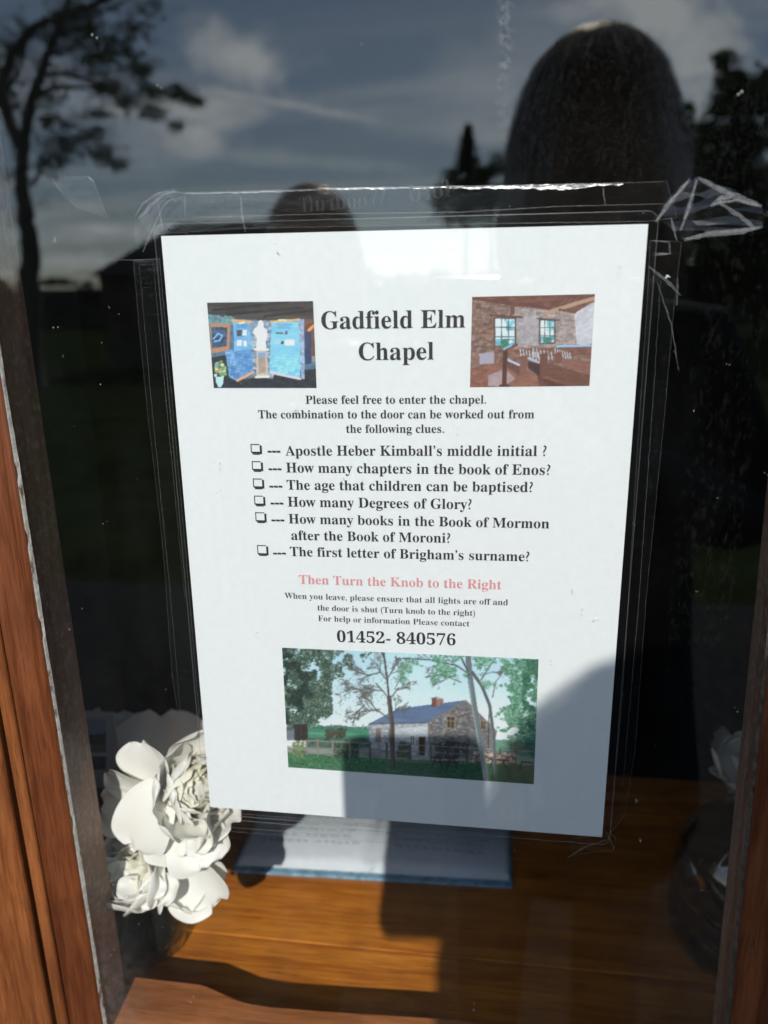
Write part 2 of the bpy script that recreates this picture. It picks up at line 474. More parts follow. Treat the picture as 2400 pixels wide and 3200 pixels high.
def hair_mat(name, a, b, through=.30, shine=0.0):
    k = N(name)
    nz = k.noise(k.coord((1, 1, .05)), 260, 4, .6)
    c = k.mixc(k.rng(nz, .3, .7), a, b)
    tl = k.n('ShaderNodeBsdfTranslucent'); k.l(c, tl.inputs['Color'])
    sh = k.mixs(through, k.pbr(c, .34, k.bump(nz, .5, .001), Specular_IOR_Level=1.0), tl.outputs[0])
    if shine:
        g = k.n('ShaderNodeBsdfGlossy', i_Roughness=.45); k.l(c, g.inputs['Color'])
        sh = k.mixs(shine, sh, g.outputs[0])
    k.surf(sh)
    return k.m
M['hair'] = hair_mat('brown_hair', (.03, .02, .015), (.10, .068, .045), .05)
M['hair_fair'] = hair_mat('fair_hair', (.34, .24, .14), (.72, .56, .38))
M['hair_strands'] = hair_mat('brown_hair_strands', (.50, .38, .26), (.84, .72, .56), .65, .45)  # pale crown strands: sunlight on the hair put into their colour
M['hair_fair_strands'] = hair_mat('fair_hair_strands', (.60, .46, .30), (.90, .78, .60), .65, .45)  # same for the fair head: paler crown colour stands in for sun
M['coat'] = simple('navy_coat', (.009, .011, .018), .9, .3, 60, .3, Specular_IOR_Level=0.1)
M['coat_black'] = simple('black_coat', (.014, .013, .014), .85, .3, 60, .3)
M['jeans'] = simple('jeans', (.03, .045, .09), .85, .3, 80, .3)
M['shoe'] = simple('shoe_leather', (.02, .018, .016), .5, .3, 40)
M['phone_body'] = (lambda k: (k.surf(k.pbr((.02, .02, .022), .25)), k.m)[1])(N('phone_case'))
M['lens'] = (lambda k: (k.surf(k.pbr((.004, .004, .006), .05)), k.m)[1])(N('phone_lens'))
M['eye'] = (lambda k: (k.surf(k.pbr((.6, .58, .55), .2)), k.m)[1])(N('eye_white'))
M['stone'] = (lambda k: (lambda v: (k.surf(k.pbr(k.mixc(k.rng(v, .02, .1), (.16, .15, .13), k.mixc(k.noise(k.coord(), 4, 4), (.20, .17, .13), (.38, .34, .28))), .9, k.bump(v, .6, .02))), k.m)[1])((lambda t: (t.inputs['Scale'].__setattr__('default_value', 5), k.l(k.coord((1, 1, 1.8)), t.inputs['Vector']), t.outputs['Distance'])[2])(k.n('ShaderNodeTexVoronoi', feature='DISTANCE_TO_EDGE'))))(N('rubble_stone'))

# ------------------------------------------------------------------ the window
GX0, GX1 = -0.0766, 0.2806        # edges of the glass
GZ0, GZ1 = -0.456, 0.42
win = empty('window', (0.1, 0, GZ0), 'brown wooden window with one dirty pane, cracked pale putty and worn stiles', 'window')
bm = bmesh.new(); box(bm, (GX0 - .018, -.004, GZ0 - .006), (GX1 + .006, 0, GZ1 + .006))
pane = mesh_obj('pane', bm, M['glass'], win)

def stile(side):
    s = -1 if side < 0 else 1
    gx = GX0 if side < 0 else GX1
    f = lambda d: gx + s * d                       # d measured away from the glass
    def shear(bm):                                 # the frame stands a degree out of true with the notice
        for v in bm.verts: v.co.x -= (.0131 if side < 0 else .022)*(v.co.z + (.455 if side < 0 else .41))
    def px(d0, d1): return (min(f(d0), f(d1)), max(f(d0), f(d1)))
    # bead strip next to the pane, with a softly sloping face
    bm = bmesh.new()
    prof = [(.0006, -.0041), (.0006, -.0062), (.0013, -.0070), (.0150, -.0100), (.0185, -.0112), (.0196, -.0100), (.0198, -.0041)]
    zs = np.linspace(GZ0 - .13, GZ1 + .10, 60)
    rings = []
    for z in zs:
        w = .0004 * mnoise.noise((3.1 + side, 0, z * 14))
        rings.append([bm.verts.new((f(d + w), y + w * .5, z)) for d, y in prof])
    for A, B in zip(rings, rings[1:]):
        for j in range(len(prof)):
            fc = bm.faces.new((A[j], A[(j+1) % len(prof)], B[(j+1) % len(prof)], B[j]))
    bm.faces.new(rings[0]); bm.faces.new(rings[-1])
    bmesh.ops.recalc_face_normals(bm, faces=list(bm.faces))
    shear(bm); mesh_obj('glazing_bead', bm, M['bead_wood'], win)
    # rounded edge beyond it, then the dark groove and the jamb
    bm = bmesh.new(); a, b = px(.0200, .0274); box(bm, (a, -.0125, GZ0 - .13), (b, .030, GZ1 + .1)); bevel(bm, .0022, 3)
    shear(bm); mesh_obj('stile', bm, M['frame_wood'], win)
    bm = bmesh.new(); a, b = px(.0276, .0297); box(bm, (a, -.003, GZ0 - .13), (b, .026, GZ1 + .1))
    shear(bm); mesh_obj('dark_groove', bm, M['gap'], win)
    bm = bmesh.new(); a, b = px(.0299, .125); box(bm, (a, -.0135, GZ0 - .13), (b, .06, GZ1 + .1)); bevel(bm, .0016, 2)
    shear(bm); mesh_obj('jamb', bm, M['frame_wood'], win)
    # putty: uneven pale bead between wood and glass, with missing bits
    bm = bmesh.new(); n = 260
    prev = None
    for i in range(n + 1):
        z = GZ0 - .004 + (GZ1 - GZ0 + .008) * i / n
        w = .0013 + .0006 * mnoise.noise((side * 5, 1, z * 22)) + .00018 * mnoise.noise((side * 5, 4, z * 160))
        w = max(.0002, w); t = .0017 + .0004 * mnoise.noise((side * 7, 2, z * 25))
        if mnoise.noise((side * 3, 9, z * 60)) > .36: t *= .25
        ring = [bm.verts.new(p) for p in ((f(.0008), -.0041, z), (f(.0008), -.0041 - t, z), (f(.0006 - w * .4), -.0041 - t * .7, z), (f(.0006 - w), -.0041, z))]
        if prev:
            for j in range(3): bm.faces.new((prev[j], prev[j+1], ring[j+1], ring[j]))
        prev = ring
    bmesh.ops.recalc_face_normals(bm, faces=list(bm.faces))
    shear(bm); mesh_obj('putty', bm, M['putty' if side < 0 else 'putty_shaded'], win)
    # inner stile seen through the glass
    bm = bmesh.new(); a, b = px(.0038, .075)
    box(bm, (a, .0005, GZ0 - .05), (b, .0290, GZ1 + .05)); bevel(bm, .0012, 2)
    shear(bm); mesh_obj('inner_stile', bm, M['inner_wood'], win)
stile(-1); stile(1)
# bottom rail: the inner ledge with its stepped edge, and the outer rail
ledge = [(-.0803, .0004), (.2840, .0004), (.2840, .0330), (.127, .0318), (.049, .0278), (.018, .0268), (.0043, .0274), (-.004, .0287),
         (-.012, .0312), (-.0222, .0345), (-.0285, .0365), (-.0335, .0374), (-.0803, .0376)]
bm = bmesh.new(); prism(bm, ledge, -.494, -.4630)
bmesh.ops.recalc_face_normals(bm, faces=list(bm.faces))
mesh_obj('inner_ledge', bm, M['frame_wood_h'], win)
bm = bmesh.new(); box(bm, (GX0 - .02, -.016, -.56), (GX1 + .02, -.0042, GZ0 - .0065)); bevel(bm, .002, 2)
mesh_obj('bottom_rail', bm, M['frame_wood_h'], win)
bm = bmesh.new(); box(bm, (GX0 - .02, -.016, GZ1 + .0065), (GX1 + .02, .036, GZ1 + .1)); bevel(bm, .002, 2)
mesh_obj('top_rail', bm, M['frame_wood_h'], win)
bm = bmesh.new(); box(bm, (GX0 - .02, -.004, -.56), (GX1 + .02, .0002, GZ0 - .0065))
mesh_obj('rebate', bm, M['gap'], win)

# ------------------------------------------------------------------ sill inside
SZ = -0.495
sill = empty('window_sill', (.1, .2, SZ), 'varnished orange brown board sill behind the glass, half in sun', 'window sill')
for (y0, y1, dz) in ((.0385, .1102, 0), (.1110, .2000, .0002), (.2008, .2900, -.0001), (.2908, .352, .0001)):
    bm = bmesh.new(); box(bm, (-.35, y0, SZ - .022), (.62, y1, SZ + dz)); bevel(bm, .0009, 2)
    mesh_obj('board', bm, M['sill_wood'], sill)

# ------------------------------------------------------------------ dark room and outer wall
def shell(name, lo, hi, m):
    bm = bmesh.new(); box(bm, lo, hi); return setting(mesh_obj(name, bm, M[m]))
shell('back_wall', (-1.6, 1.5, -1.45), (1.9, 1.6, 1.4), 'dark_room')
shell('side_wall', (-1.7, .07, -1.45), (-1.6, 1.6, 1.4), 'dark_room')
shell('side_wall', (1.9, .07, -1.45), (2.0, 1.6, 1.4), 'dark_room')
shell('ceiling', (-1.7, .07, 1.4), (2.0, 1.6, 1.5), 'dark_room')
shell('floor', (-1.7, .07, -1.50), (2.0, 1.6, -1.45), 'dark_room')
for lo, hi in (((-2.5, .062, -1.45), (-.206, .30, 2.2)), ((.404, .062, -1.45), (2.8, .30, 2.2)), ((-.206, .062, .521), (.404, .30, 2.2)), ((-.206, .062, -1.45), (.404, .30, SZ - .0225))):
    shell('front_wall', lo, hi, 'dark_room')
for lo, hi in (((-2.5, .02, -1.45), (-.207, .061, 2.2)), ((.405, .02, -1.45), (2.8, .061, 2.2)), ((-.207, .02, .521), (.405, .061, 2.2)), ((-.207, .0, -1.45), (.405, .0365, -.587))):
    shell('outer_wall', lo, hi, 'stone')

# ------------------------------------------------------------------ the notice
PW, PH = .210, .297
notice = empty('notice', (.105, .0016, -PH), 'white laminated chapel notice with three photos, clues and a phone number', 'notice')
bm = bmesh.new(); box(bm, (0, .0016, -PH), (PW, .0018, 0))
mesh_obj('paper_sheet', bm, M['paper'], notice)
def rrect(x0, x1, z0, z1, r, y, n=10):
    pts = []
    for cx, cz, a0 in ((x1 - r, z1 - r, 0), (x0 + r, z1 - r, 90), (x0 + r, z0 + r, 180), (x1 - r, z0 + r, 270)):
        for i in range(n + 1):
            a = math.radians(a0 + 90 * i / n); pts.append(Vector((cx + r * math.cos(a), y, cz + r * math.sin(a))))
    return pts
lam = rrect(-.0028, PW + .0038, -PH - .0042, .0050, .0045, .0011)
bm = bmesh.new(); bm.faces.new([bm.verts.new(p) for p in lam])
mesh_obj('laminate_film', bm, M['laminate'], notice)
bm = bmesh.new(); tube(bm, lam, .00022, 5, 0, True)
mesh_obj('laminate_edge', bm, M['laminate_edge'], notice)

def mb(s):
    o = ''
    for c in s:
        if 'A' <= c <= 'Z': o += chr(0x1D400 + ord(c) - 65)
        elif 'a' <= c <= 'z': o += chr(0x1D41A + ord(c) - 97)
        elif '0' <= c <= '9': o += chr(0x1D7CE + ord(c) - 48)
        else: o += c
    return o
def text_mesh(s, offset=0.0):
    cu = bpy.data.curves.new('writing', 'FONT')
    cu.body = mb(s); cu.size = 1.0; cu.offset = offset; cu.resolution_u = 6
    o = bpy.data.objects.new('writing', cu); COL.objects.link(o)
    dg = bpy.context.evaluated_depsgraph_get(); dg.update()
    me = bpy.data.meshes.new_from_object(o.evaluated_get(dg))
    bpy.data.objects.remove(o); bpy.data.curves.remove(cu)
    return me
def writing(name, s, p0, p1, m, y, parent, offset=0.0, mirror=False, hscale=1.0, arc=0.0, tags=None):
    """one line of lettering from baseline point p0 to p1 (world x, z), its width fitted"""
    me = text_mesh(s, offset)
    co = np.empty(len(me.vertices) * 3); me.vertices.foreach_get('co', co); co = co.reshape(-1, 3)
    x0, x1 = co[:, 0].min(), co[:, 0].max()
    k = math.hypot(p1[0] - p0[0], p1[1] - p0[1]) / (x1 - x0)
    ang = math.atan2(p1[1] - p0[1], p1[0] - p0[0])
    u = (co[:, 0] - x0) * k; v = co[:, 1] * k * hscale
    W_ = (x1 - x0) * k
    if mirror: u = W_ - u
    if arc: v = v + arc * (1 - ((u / W_) * 2 - 1) ** 2)
    X = p0[0] + u * math.cos(ang) - v * math.sin(ang)
    Z = p0[1] + u * math.sin(ang) + v * math.cos(ang)
    bm = bmesh.new(); bm.from_mesh(me); bpy.data.meshes.remove(me)
    bm.verts.ensure_lookup_table()
    for i, vtx in enumerate(bm.verts): vtx.co = (X[i], y, Z[i])
    for f in bm.faces: f.material_index = 0
    return mesh_obj(name, bm, m, parent)
def zoomer(x0, y0, k): return lambda px, py: ((x0 + px * k) / S, (y0 + py * k) / S)
R5, R6, R7, R8 = zoomer(600, 880, .5425), zoomer(1200, 880, .5425), zoomer(600, 1350, .7233), zoomer(800, 1950, .6028)
def pp(d):
    q = on_y(d[0], d[1], .0016); return (q.x, q.z)
LINES = [
 ("Gadfield Elm", R5(747, 273), R5(1573, 264), 'ink', .0), ("Chapel", R5(962, 452), R5(1393, 448), 'ink', .0),
 ("Please feel free to enter the chapel.", R5(656, 703), R6(588, 702), 'ink', 0),
 ("The combination to the door can be worked out from", R5(384, 787), R6(865, 787), 'ink', 0),
 ("the following clues.", R5(889, 870), R6(345, 870), 'ink', 0),
 ("Apostle Heber Kimball’s middle initial ?", R7(405, 101), R7(1531, 103), 'ink', 0),
 ("How many chapters in the book of Enos?", R7(408, 174), R7(1547, 185), 'ink', 0),
 ("The age that children can be baptised?", R7(411, 248), R7(1472, 259), 'ink', 0),
 ("How many Degrees of Glory?", R7(415, 321), R7(1208, 333), 'ink', 0),
 ("How many books in the Book of Mormon", R7(419, 394), R7(1543, 416), 'ink', 0),
 ("after the Book of Moroni?", R7(430, 465), R7(1116, 478), 'ink', 0),
 ("The first letter of Brigham’s surname?", R7(425, 535), R7(1457, 558), 'ink', 0),
 ("Then Turn the Knob to the Right", R7(464, 655), R7(1337, 679), 'ink_red', 0),
 ("When you leave, please ensure that all lights are off and", R7(401, 718), R7(1365, 748), 'ink', -.006),
 ("the door is shut (Turn knob to the right)", R7(543, 770), R7(1223, 794), 'ink', -.006),
 ("For help or information Please contact", R7(546, 816), R7(1199, 839), 'ink', -.006),
 ("01452- 840576", R7(628, 906), R7(1139, 921), 'ink', 0)]
for s, a, b, m, off in LINES:
    writing('text_line', s, pp(a), pp(b), M[m], .00135, notice, off)
for (bx, by) in ((256, 52), (261, 126), (266, 201), (271, 275), (276, 347), (284, 489)):
    a = pp(R7(bx, by + 45)); b = pp(R7(bx + 45, by))
    x0, z0, x1, z1 = a[0], a[1], b[0], b[1]
    t = .00042; sh = .0010
    bm = bmesh.new()
    for lo, hi in (((x0, z1 - t), (x1 - sh, z1)), ((x0, z0 + sh), (x0 + t, z1 - t)), ((x0 + t, z0 + sh - .0004), (x1 - sh, z0 + sh + t)), ((x1 - sh, z0 + .0004), (x1, z1 - .0006)), ((x0 + .0008, z0), (x1 - sh, z0 + sh - .0005))):
        bm.faces.new([bm.verts.new(p) for p in ((lo[0], .00135, lo[1]), (hi[0], .00135, lo[1]), (hi[0], .00135, hi[1]), (lo[0], .00135, hi[1]))])
    mesh_obj('checkbox', bm, M['ink'], notice)
for a, b in (((327, 84), (384, 85)), ((330, 160), (389, 161)), ((334, 235), (393, 236)), ((339, 308), (397, 309)), ((343, 381), (401, 382)), ((350, 524), (408, 525))):
    bm = bmesh.new()
    for i in range(3):
        u0 = i / 3 + .015; u1 = (i + 1) / 3 - .03
        P0 = pp(R7(a[0] + (b[0] - a[0]) * u0, a[1])); P1 = pp(R7(a[0] + (b[0] - a[0]) * u1, b[1]))
        t = .00045
        bm.faces.new([bm.verts.new(p) for p in ((P0[0], .00135, P0[1] - t), (P1[0], .00135, P1[1] - t), (P1[0], .00135, P1[1] + t), (P0[0], .00135, P0[1] + t))])
    mesh_obj('answer_dash', bm, M['ink'], notice)

# --- the printed photographs: pictures composed in code, one colour per point of a fine grid
class Canvas:
    def __init__(s, w, h, corners, seed):
        s.w, s.h = w, h; s.rng = np.random.default_rng(seed)
        s.im = np.ones((h, w, 3)) * 200
        src = [(0, 0), (w - 1, 0), (w - 1, h - 1), (0, h - 1)]
        A = []
        for (X, Y), (u, v) in zip(corners, src):
            A.append([X, Y, 1, 0, 0, 0, -u*X, -u*Y, -u]); A.append([0, 0, 0, X, Y, 1, -v*X, -v*Y, -v])
        s.H = np.linalg.svd(np.array(A, float))[2][-1].reshape(3, 3)
        s.yy, s.xx = np.mgrid[0:h, 0:w]
        Hi = np.linalg.inv(s.H)
        q = np.stack([s.xx, s.yy, np.ones_like(s.xx)], -1) @ Hi.T
        s.px, s.py = q[..., 0] / q[..., 2], q[..., 1] / q[..., 2]        # every cell's place in reference coordinates
    def vn(s, sx, sy, oct=3):                                             # smooth value noise, 0..1
        out = np.zeros((s.h, s.w)); tot = 0; a = 1
        for o in range(oct):
            gx, gy = max(2, int(s.w / sx * 2**o)), max(2, int(s.h / sy * 2**o))
            g = s.rng.random((gy + 2, gx + 2))
            fx = s.xx / s.w * gx; fy = s.yy / s.h * gy
            ix, iy = fx.astype(int), fy.astype(int); tx, ty = fx - ix, fy - iy
            tx, ty = tx*tx*(3-2*tx), ty*ty*(3-2*ty)
            out += a * ((g[iy, ix]*(1-tx) + g[iy, ix+1]*tx)*(1-ty) + (g[iy+1, ix]*(1-tx) + g[iy+1, ix+1]*tx)*ty)
            tot += a; a *= .55
        return out / tot
    def poly_mask(s, pts):
        ins = np.zeros((s.h, s.w), bool); n = len(pts)
        for i in range(n):
            (x1, y1), (x2, y2) = pts[i], pts[(i+1) % n]
            if y1 == y2: continue
            c = ((s.py < y1) != (s.py < y2)) & (s.px < (x2-x1)*(s.py-y1)/(y2-y1) + x1)
            ins ^= c
        return ins
    def put(s, m, col, a=1.0):
        m = m.astype(float) * a
        s.im = s.im * (1 - m[..., None]) + np.array(col, float) * m[..., None]
    def poly(s, pts, col, a=1.0, tex=0, sx=6, sy=3):
        m = s.poly_mask(pts)
        if tex:
            t = (s.vn(sx, sy) - .5)[..., None] * 2 * tex
            s.im = np.where(m[..., None], s.im * (1 - a) + (np.array(col, float) + t) * a, s.im)
        else: s.put(m, col, a)
    def line(s, pts, w, col, a=1.0):
        d = np.full((s.h, s.w), 1e9)
        for (x1, y1), (x2, y2) in zip(pts, pts[1:]):
            L = (x2-x1)**2 + (y2-y1)**2 + 1e-9
            t = np.clip(((s.px-x1)*(x2-x1) + (s.py-y1)*(y2-y1)) / L, 0, 1)
            d = np.minimum(d, np.hypot(s.px - x1 - t*(x2-x1), s.py - y1 - t*(y2-y1)))
        s.put(np.clip(w/2 + .8 - d, 0, 1.6) / 1.6, col, a)
    def speckle(s, pts, col, thr, sx, sy, a=1.0, tex=25):
        n = s.vn(sx, sy, 4); n2 = s.vn(sx*.6, sy*.6, 2)
        m = s.poly_mask(pts) & (n > thr)
        t = (n2 - .5)[..., None] * 2 * tex
        s.im = np.where(m[..., None], s.im*(1-a) + (np.array(col, float) + t)*a, s.im)
    def dabs(s, pts, cols, n, size=(1.0, 2.4), a=.9, edge=0.0):           # many small leaf marks in several tones
        m = s.poly_mask(pts); ys, xs = np.nonzero(m)
        if len(ys) == 0: return
        if edge:                                                          # ragged outline: clumps
            cn = s.vn(14, 11, 3); keep = s.rng.random(len(ys)) < np.clip((cn[ys, xs] - edge)*7, 0, 1)
            ys, xs = ys[keep], xs[keep]
            if len(ys) == 0: return
        for _ in range(n):
            i = s.rng.integers(len(ys)); y, x = ys[i] + s.rng.normal(0, .8), xs[i] + s.rng.normal(0, .8)
            r1, r2 = s.rng.uniform(*size), s.rng.uniform(*size)*.7
            y0, y1, x0, x1 = int(max(0, y-3)), int(min(s.h, y+4)), int(max(0, x-3)), int(min(s.w, x+4))
            if y1 <= y0 or x1 <= x0: continue
            yy, xx = s.yy[y0:y1, x0:x1], s.xx[y0:y1, x0:x1]
            k = np.clip(1.4 - ((xx-x)/r1)**2 - ((yy-y)/r2)**2, 0, 1)[..., None]*a
            c = np.array(cols[s.rng.integers(len(cols))], float) + s.rng.normal(0, 9)
            s.im[y0:y1, x0:x1] = s.im[y0:y1, x0:x1]*(1-k) + c*k
    def bricks(s, pts, bw, bh, col, var, slope=0.0, joint=22, a=1.0):
        m = s.poly_mask(pts); v = s.py - slope*(s.px - pts[0][0]); row = np.floor(v/bh).astype(int)
        u = s.px + (row*7919 % 13)/13*bw; cid = np.floor(u/bw).astype(int)
        h = np.sin(row*127.1 + cid*311.7)*43758.5; h = h - np.floor(h)
        h2 = np.sin(row*269.5 + cid*183.3)*43758.5; h2 = h2 - np.floor(h2)
        t = (h - .5)[..., None]*2*var + (h2 - .5)[..., None]*np.array((14, 2, -12)) + (s.vn(9, 7, 3) - .5)[..., None]*var
        j = ((v/bh - row < .16) | (u/bw - cid < .10))[..., None]*joint
        s.im = np.where(m[..., None], s.im*(1-a) + (np.array(col, float) + t - j)*a, s.im)
    def soften(s, k=.5):
        b = s.im.copy()
        for ax in (0, 1): b = (np.roll(b, 1, ax) + 2*b + np.roll(b, -1, ax))/4
        s.im = s.im*(1-k) + b*k
    def obj(s, parent, corners3, y):
        s.im = np.clip(s.im + s.rng.normal(0, 3.5, (s.h, s.w, 1)), 4, 250)
        c = s.im / 255.0
        lin = np.where(c <= .04045, c/12.92, ((c+.055)/1.055)**2.4) * 1.08
        lin = np.minimum(lin, .82)
        bm = bmesh.new(); a, b, cc, d = [Vector((p[0], y, p[1])) for p in corners3]
        vs = []
        for j in range(s.h):
            v = j/(s.h-1); L = a.lerp(d, v); R_ = b.lerp(cc, v)
            vs.append([bm.verts.new(L.lerp(R_, i/(s.w-1))) for i in range(s.w)])
        for j in range(s.h-1):
            for i in range(s.w-1): bm.faces.new((vs[j+1][i], vs[j+1][i+1], vs[j][i+1], vs[j][i]))
        o = mesh_obj('printed_photo', bm, M['print'], parent)
        at = o.data.color_attributes.new('Col', 'FLOAT_COLOR', 'POINT')
        at.data.foreach_set('color', np.concatenate([lin, np.ones((s.h, s.w, 1))], -1).astype(np.float32).ravel())
        return o

# chapel from the lawn
K8 = [(135, 122), (1465, 182), (1440, 830), (168, 742)]
c = Canvas(330, 160, K8, 3)
g = np.clip((c.py - 150)/420, 0, 1)[..., None]
c.im = (1-g)*np.array((178, 214, 230)) + g*np.array((226, 239, 240)) + (c.vn(70, 30)-.5)[..., None]*24 + (c.vn(5, 5)-.5)[..., None]*8
G1 = [(60, 122, 92), (82, 140, 108), (72, 132, 98), (98, 150, 118)]
c.poly([(260, 532), (420, 524), (590, 545), (590, 600), (260, 600)], (74, 134, 106), 1, 16, 30, 3)
c.poly([(260, 560), (590, 566), (590, 576), (260, 572)], (96, 156, 124), .7, 12, 20, 2)
c.poly([(260, 588), (590, 590), (590, 640), (260, 640)], (72, 96, 82), 1, 30, 5, 3)
c.dabs([(260, 522), (590, 528), (590, 545), (260, 540)], [(78, 112, 100), (66, 96, 88)], 140, (.8, 1.6))
c.poly([(1230, 600), (1460, 590), (1460, 720), (1230, 720)], (100, 148, 126), 1, 18, 20, 3)
c.dabs([(1300, 612), (1460, 590), (1460, 700), (1320, 660)], [(70, 108, 90), (88, 128, 104), (56, 90, 76)], 420)
c.dabs([(362, 548), (466, 540), (468, 585), (366, 588)], [(66, 70, 56), (52, 58, 48), (86, 84, 66)], 150)
c.poly([(585, 515), (735, 437), (1085, 393), (890, 510)], (92, 112, 142), 1, 12, 26, 1.5)
for i in range(9):
    t = i/9; c.line([(585+t*150, 515-t*78), (890+t*195, 510-t*117)], 1.6, (76, 96, 128), .35)
c.poly([(585, 515), (690, 460), (780, 500), (720, 514)], (112, 128, 154), .35, 14, 12, 3)
c.bricks([(585, 517), (890, 512), (902, 700), (585, 645)], 15, 8, (164, 170, 176), 24, .0, 20)
c.poly([(720, 540), (890, 530), (895, 600), (720, 600)], (206, 212, 214), .55, 22, 14, 8)
c.bricks([(890, 510), (1085, 397), (1245, 556), (1240, 705), (900, 700)], 17, 9, (124, 122, 122), 26, .10, 26)
c.poly([(1100, 470), (1245, 560), (1240, 705), (1080, 700)], (102, 98, 100), .35, 16, 10, 8)
c.line([(585, 516), (890, 511)], 6, (82, 84, 88)); c.line([(890, 511), (1085, 395), (1248, 556)], 7, (124, 118, 112)); c.line([(892, 516), (896, 690)], 5, (96, 92, 90), .7)
c.bricks([(908, 385), (932, 378), (932, 428), (908, 428)], 9, 6, (116, 82, 78), 18); c.bricks([(932, 384), (970, 392), (970, 412), (932, 428)], 9, 6, (150, 112, 106), 18); c.line([(905, 384), (932, 378), (972, 391)], 5, (150, 130, 122))
for q in ([(988, 476), (1030, 478), (1028, 543), (988, 538)], [(1163, 498), (1190, 505), (1188, 548), (1163, 543)]):
    c.poly(q, (66, 60, 56), 1, 20); c.line(q + [q[0]], 5, (152, 132, 104)); c.line([((q[0][0]+q[1][0])/2, q[0][1]), ((q[2][0]+q[3][0])/2, q[2][1])], 4, (146, 128, 102)); c.line([(q[0][0], q[0][1]*.6+q[3][1]*.4), (q[1][0], q[1][1]*.6+q[2][1]*.4)], 3, (146, 128, 102))
for q in ([(620, 541), (645, 541), (646, 612), (622, 610)], [(687, 541), (706, 541), (706, 615), (688, 612)]):
    c.poly(q, (112, 112, 114), 1, 20); c.line(q + [q[0]], 4, (140, 108, 80)); c.line([((q[0][0]+q[1][0])/2, q[0][1]), ((q[2][0]+q[3][0])/2, q[2][1])], 3, (140, 108, 80))
q = [(796, 578), (808, 572), (820, 578), (820, 632), (796, 628)]; c.poly(q, (90, 92, 92)); c.line(q + [q[0]], 5, (226, 226, 220)); c.line([(808, 575), (808, 630)], 4, (226, 226, 220)); c.line([(796, 602), (820, 604)], 4, (226, 226, 220))
c.poly([(843, 583), (873, 585), (872, 682), (845, 680)], (48, 32, 32), 1, 12); c.line([(843, 680), (843, 585), (874, 586), (873, 682)], 5, (112, 80, 68))
c.poly([(150, 640), (590, 640), (900, 690), (1460, 720), (1460, 740), (150, 720)], (132, 136, 130), 1, 26, 12, 2)
c.poly([(150, 662), (420, 685), (720, 700), (1060, 712), (1460, 730), (1460, 850), (150, 850)], (64, 108, 76), 1, 26, 10, 2)
c.dabs([(150, 668), (420, 688), (720, 704), (1060, 716), (1460, 734), (1460, 850), (150, 850)], [(54, 98, 68), (80, 128, 88), (96, 142, 98), (46, 88, 62)], 1700, (.7, 1.9), .7)
c.poly([(700, 715), (1460, 735), (1460, 850), (900, 850)], (42, 82, 62), .55, 16, 16, 3)
c.dabs([(700, 715), (1460, 735), (1460, 850), (900, 850)], [(40, 80, 60), (54, 96, 70), (32, 68, 52)], 800, (.7, 1.8), .6)
for (x0, x1, n_, k_) in ((400, 530, 300, [(58, 80, 60), (74, 98, 74), (44, 62, 50)]), (735, 790, 150, [(50, 66, 52), (70, 88, 64)]), (190, 250, 150, [(120, 132, 92), (84, 108, 76), (142, 150, 104)]), (930, 1100, 220, [(50, 54, 52), (64, 66, 62)])):
    c.dabs([(x0, 622), (x0+(x1-x0)*.4, 604), (x1, 618), (x1, 692), (x0, 688)], k_, n_)
for k_ in (0, 34): c.line([(160, 600+k_), (480, 612+k_), (900, 630+k_), (1450, 660+k_)], 5, (156, 154, 146) if k_ == 0 else (122, 122, 114), .9)
for x in (262, 320, 397, 485, 590, 676, 798, 905, 995, 1092, 1180, 1265, 1345): c.line([(x, 594+(x-160)*.047), (x, 668+(x-160)*.055)], 10, (134, 128, 116) if x < 500 else (78, 76, 70))
c.bricks([(1125, 660), (1345, 668), (1345, 725), (1120, 715)], 13, 9, (166, 150, 138), 60, .04, 50)
for l_ in ([(905, 692), (1045, 694)], [(900, 712), (1050, 716)], [(930, 690), (908, 745)], [(950, 690), (965, 750)], [(1010, 694), (990, 745)], [(1020, 694), (1042, 748)], [(1210, 700), (1300, 706)], [(1225, 705), (1210, 745)], [(1280, 705), (1296, 745)], [(1380, 715), (1365, 745)], [(1375, 712), (1440, 720)]): c.line(l_, 7, (50, 36, 34))
c.line([(1206, 465), (1203, 640)], 6, (60, 56, 54))
def branchy(cv, p, ang, L, w, col, depth, seed):
    r = random.Random(seed)
    if depth == 0 or L < 7: return
    q = (p[0] + math.cos(ang)*L, p[1] + math.sin(ang)*L)
    cv.line([p, q], w, col, .85)
    for i in range(3):
        branchy(cv, (p[0]+(q[0]-p[0])*r.uniform(.4, 1), p[1]+(q[1]-p[1])*r.uniform(.4, 1)), ang + r.uniform(-.8, .8), L*r.uniform(.5, .82), max(1.5, w*.55), col, depth-1, r.random())
c.line([(710, 745), (706, 640), (703, 520), (688, 380)], 23, (74, 66, 60)); c.line([(704, 740), (698, 560), (684, 390)], 7, (104, 96, 86), .8); c.line([(688, 390), (680, 300), (660, 150)], 10, (76, 68, 62))
for (p, a_, L) in (((702, 500), -2.5, 100), ((690, 385), -2.3, 105), ((683, 300), -2.2, 80), ((690, 390), -.9, 76), ((680, 280), -1.0, 70), ((672, 200), -2.0, 60), ((640, 440), 3.0, 90), ((700, 470), -.8, 56), ((600, 330), 2.9, 100), ((560, 420), 2.4, 60), ((640, 250), 2.9, 70), ((560, 250), -2.6, 60)):
    branchy(c, p, a_, L, 7, (88, 86, 80), 5, L + p[0])
c.dabs([(380, 300), (700, 180), (760, 400), (620, 460), (400, 480)], [(120, 148, 130), (100, 124, 108)], 220, (.6, 1.2), .7)
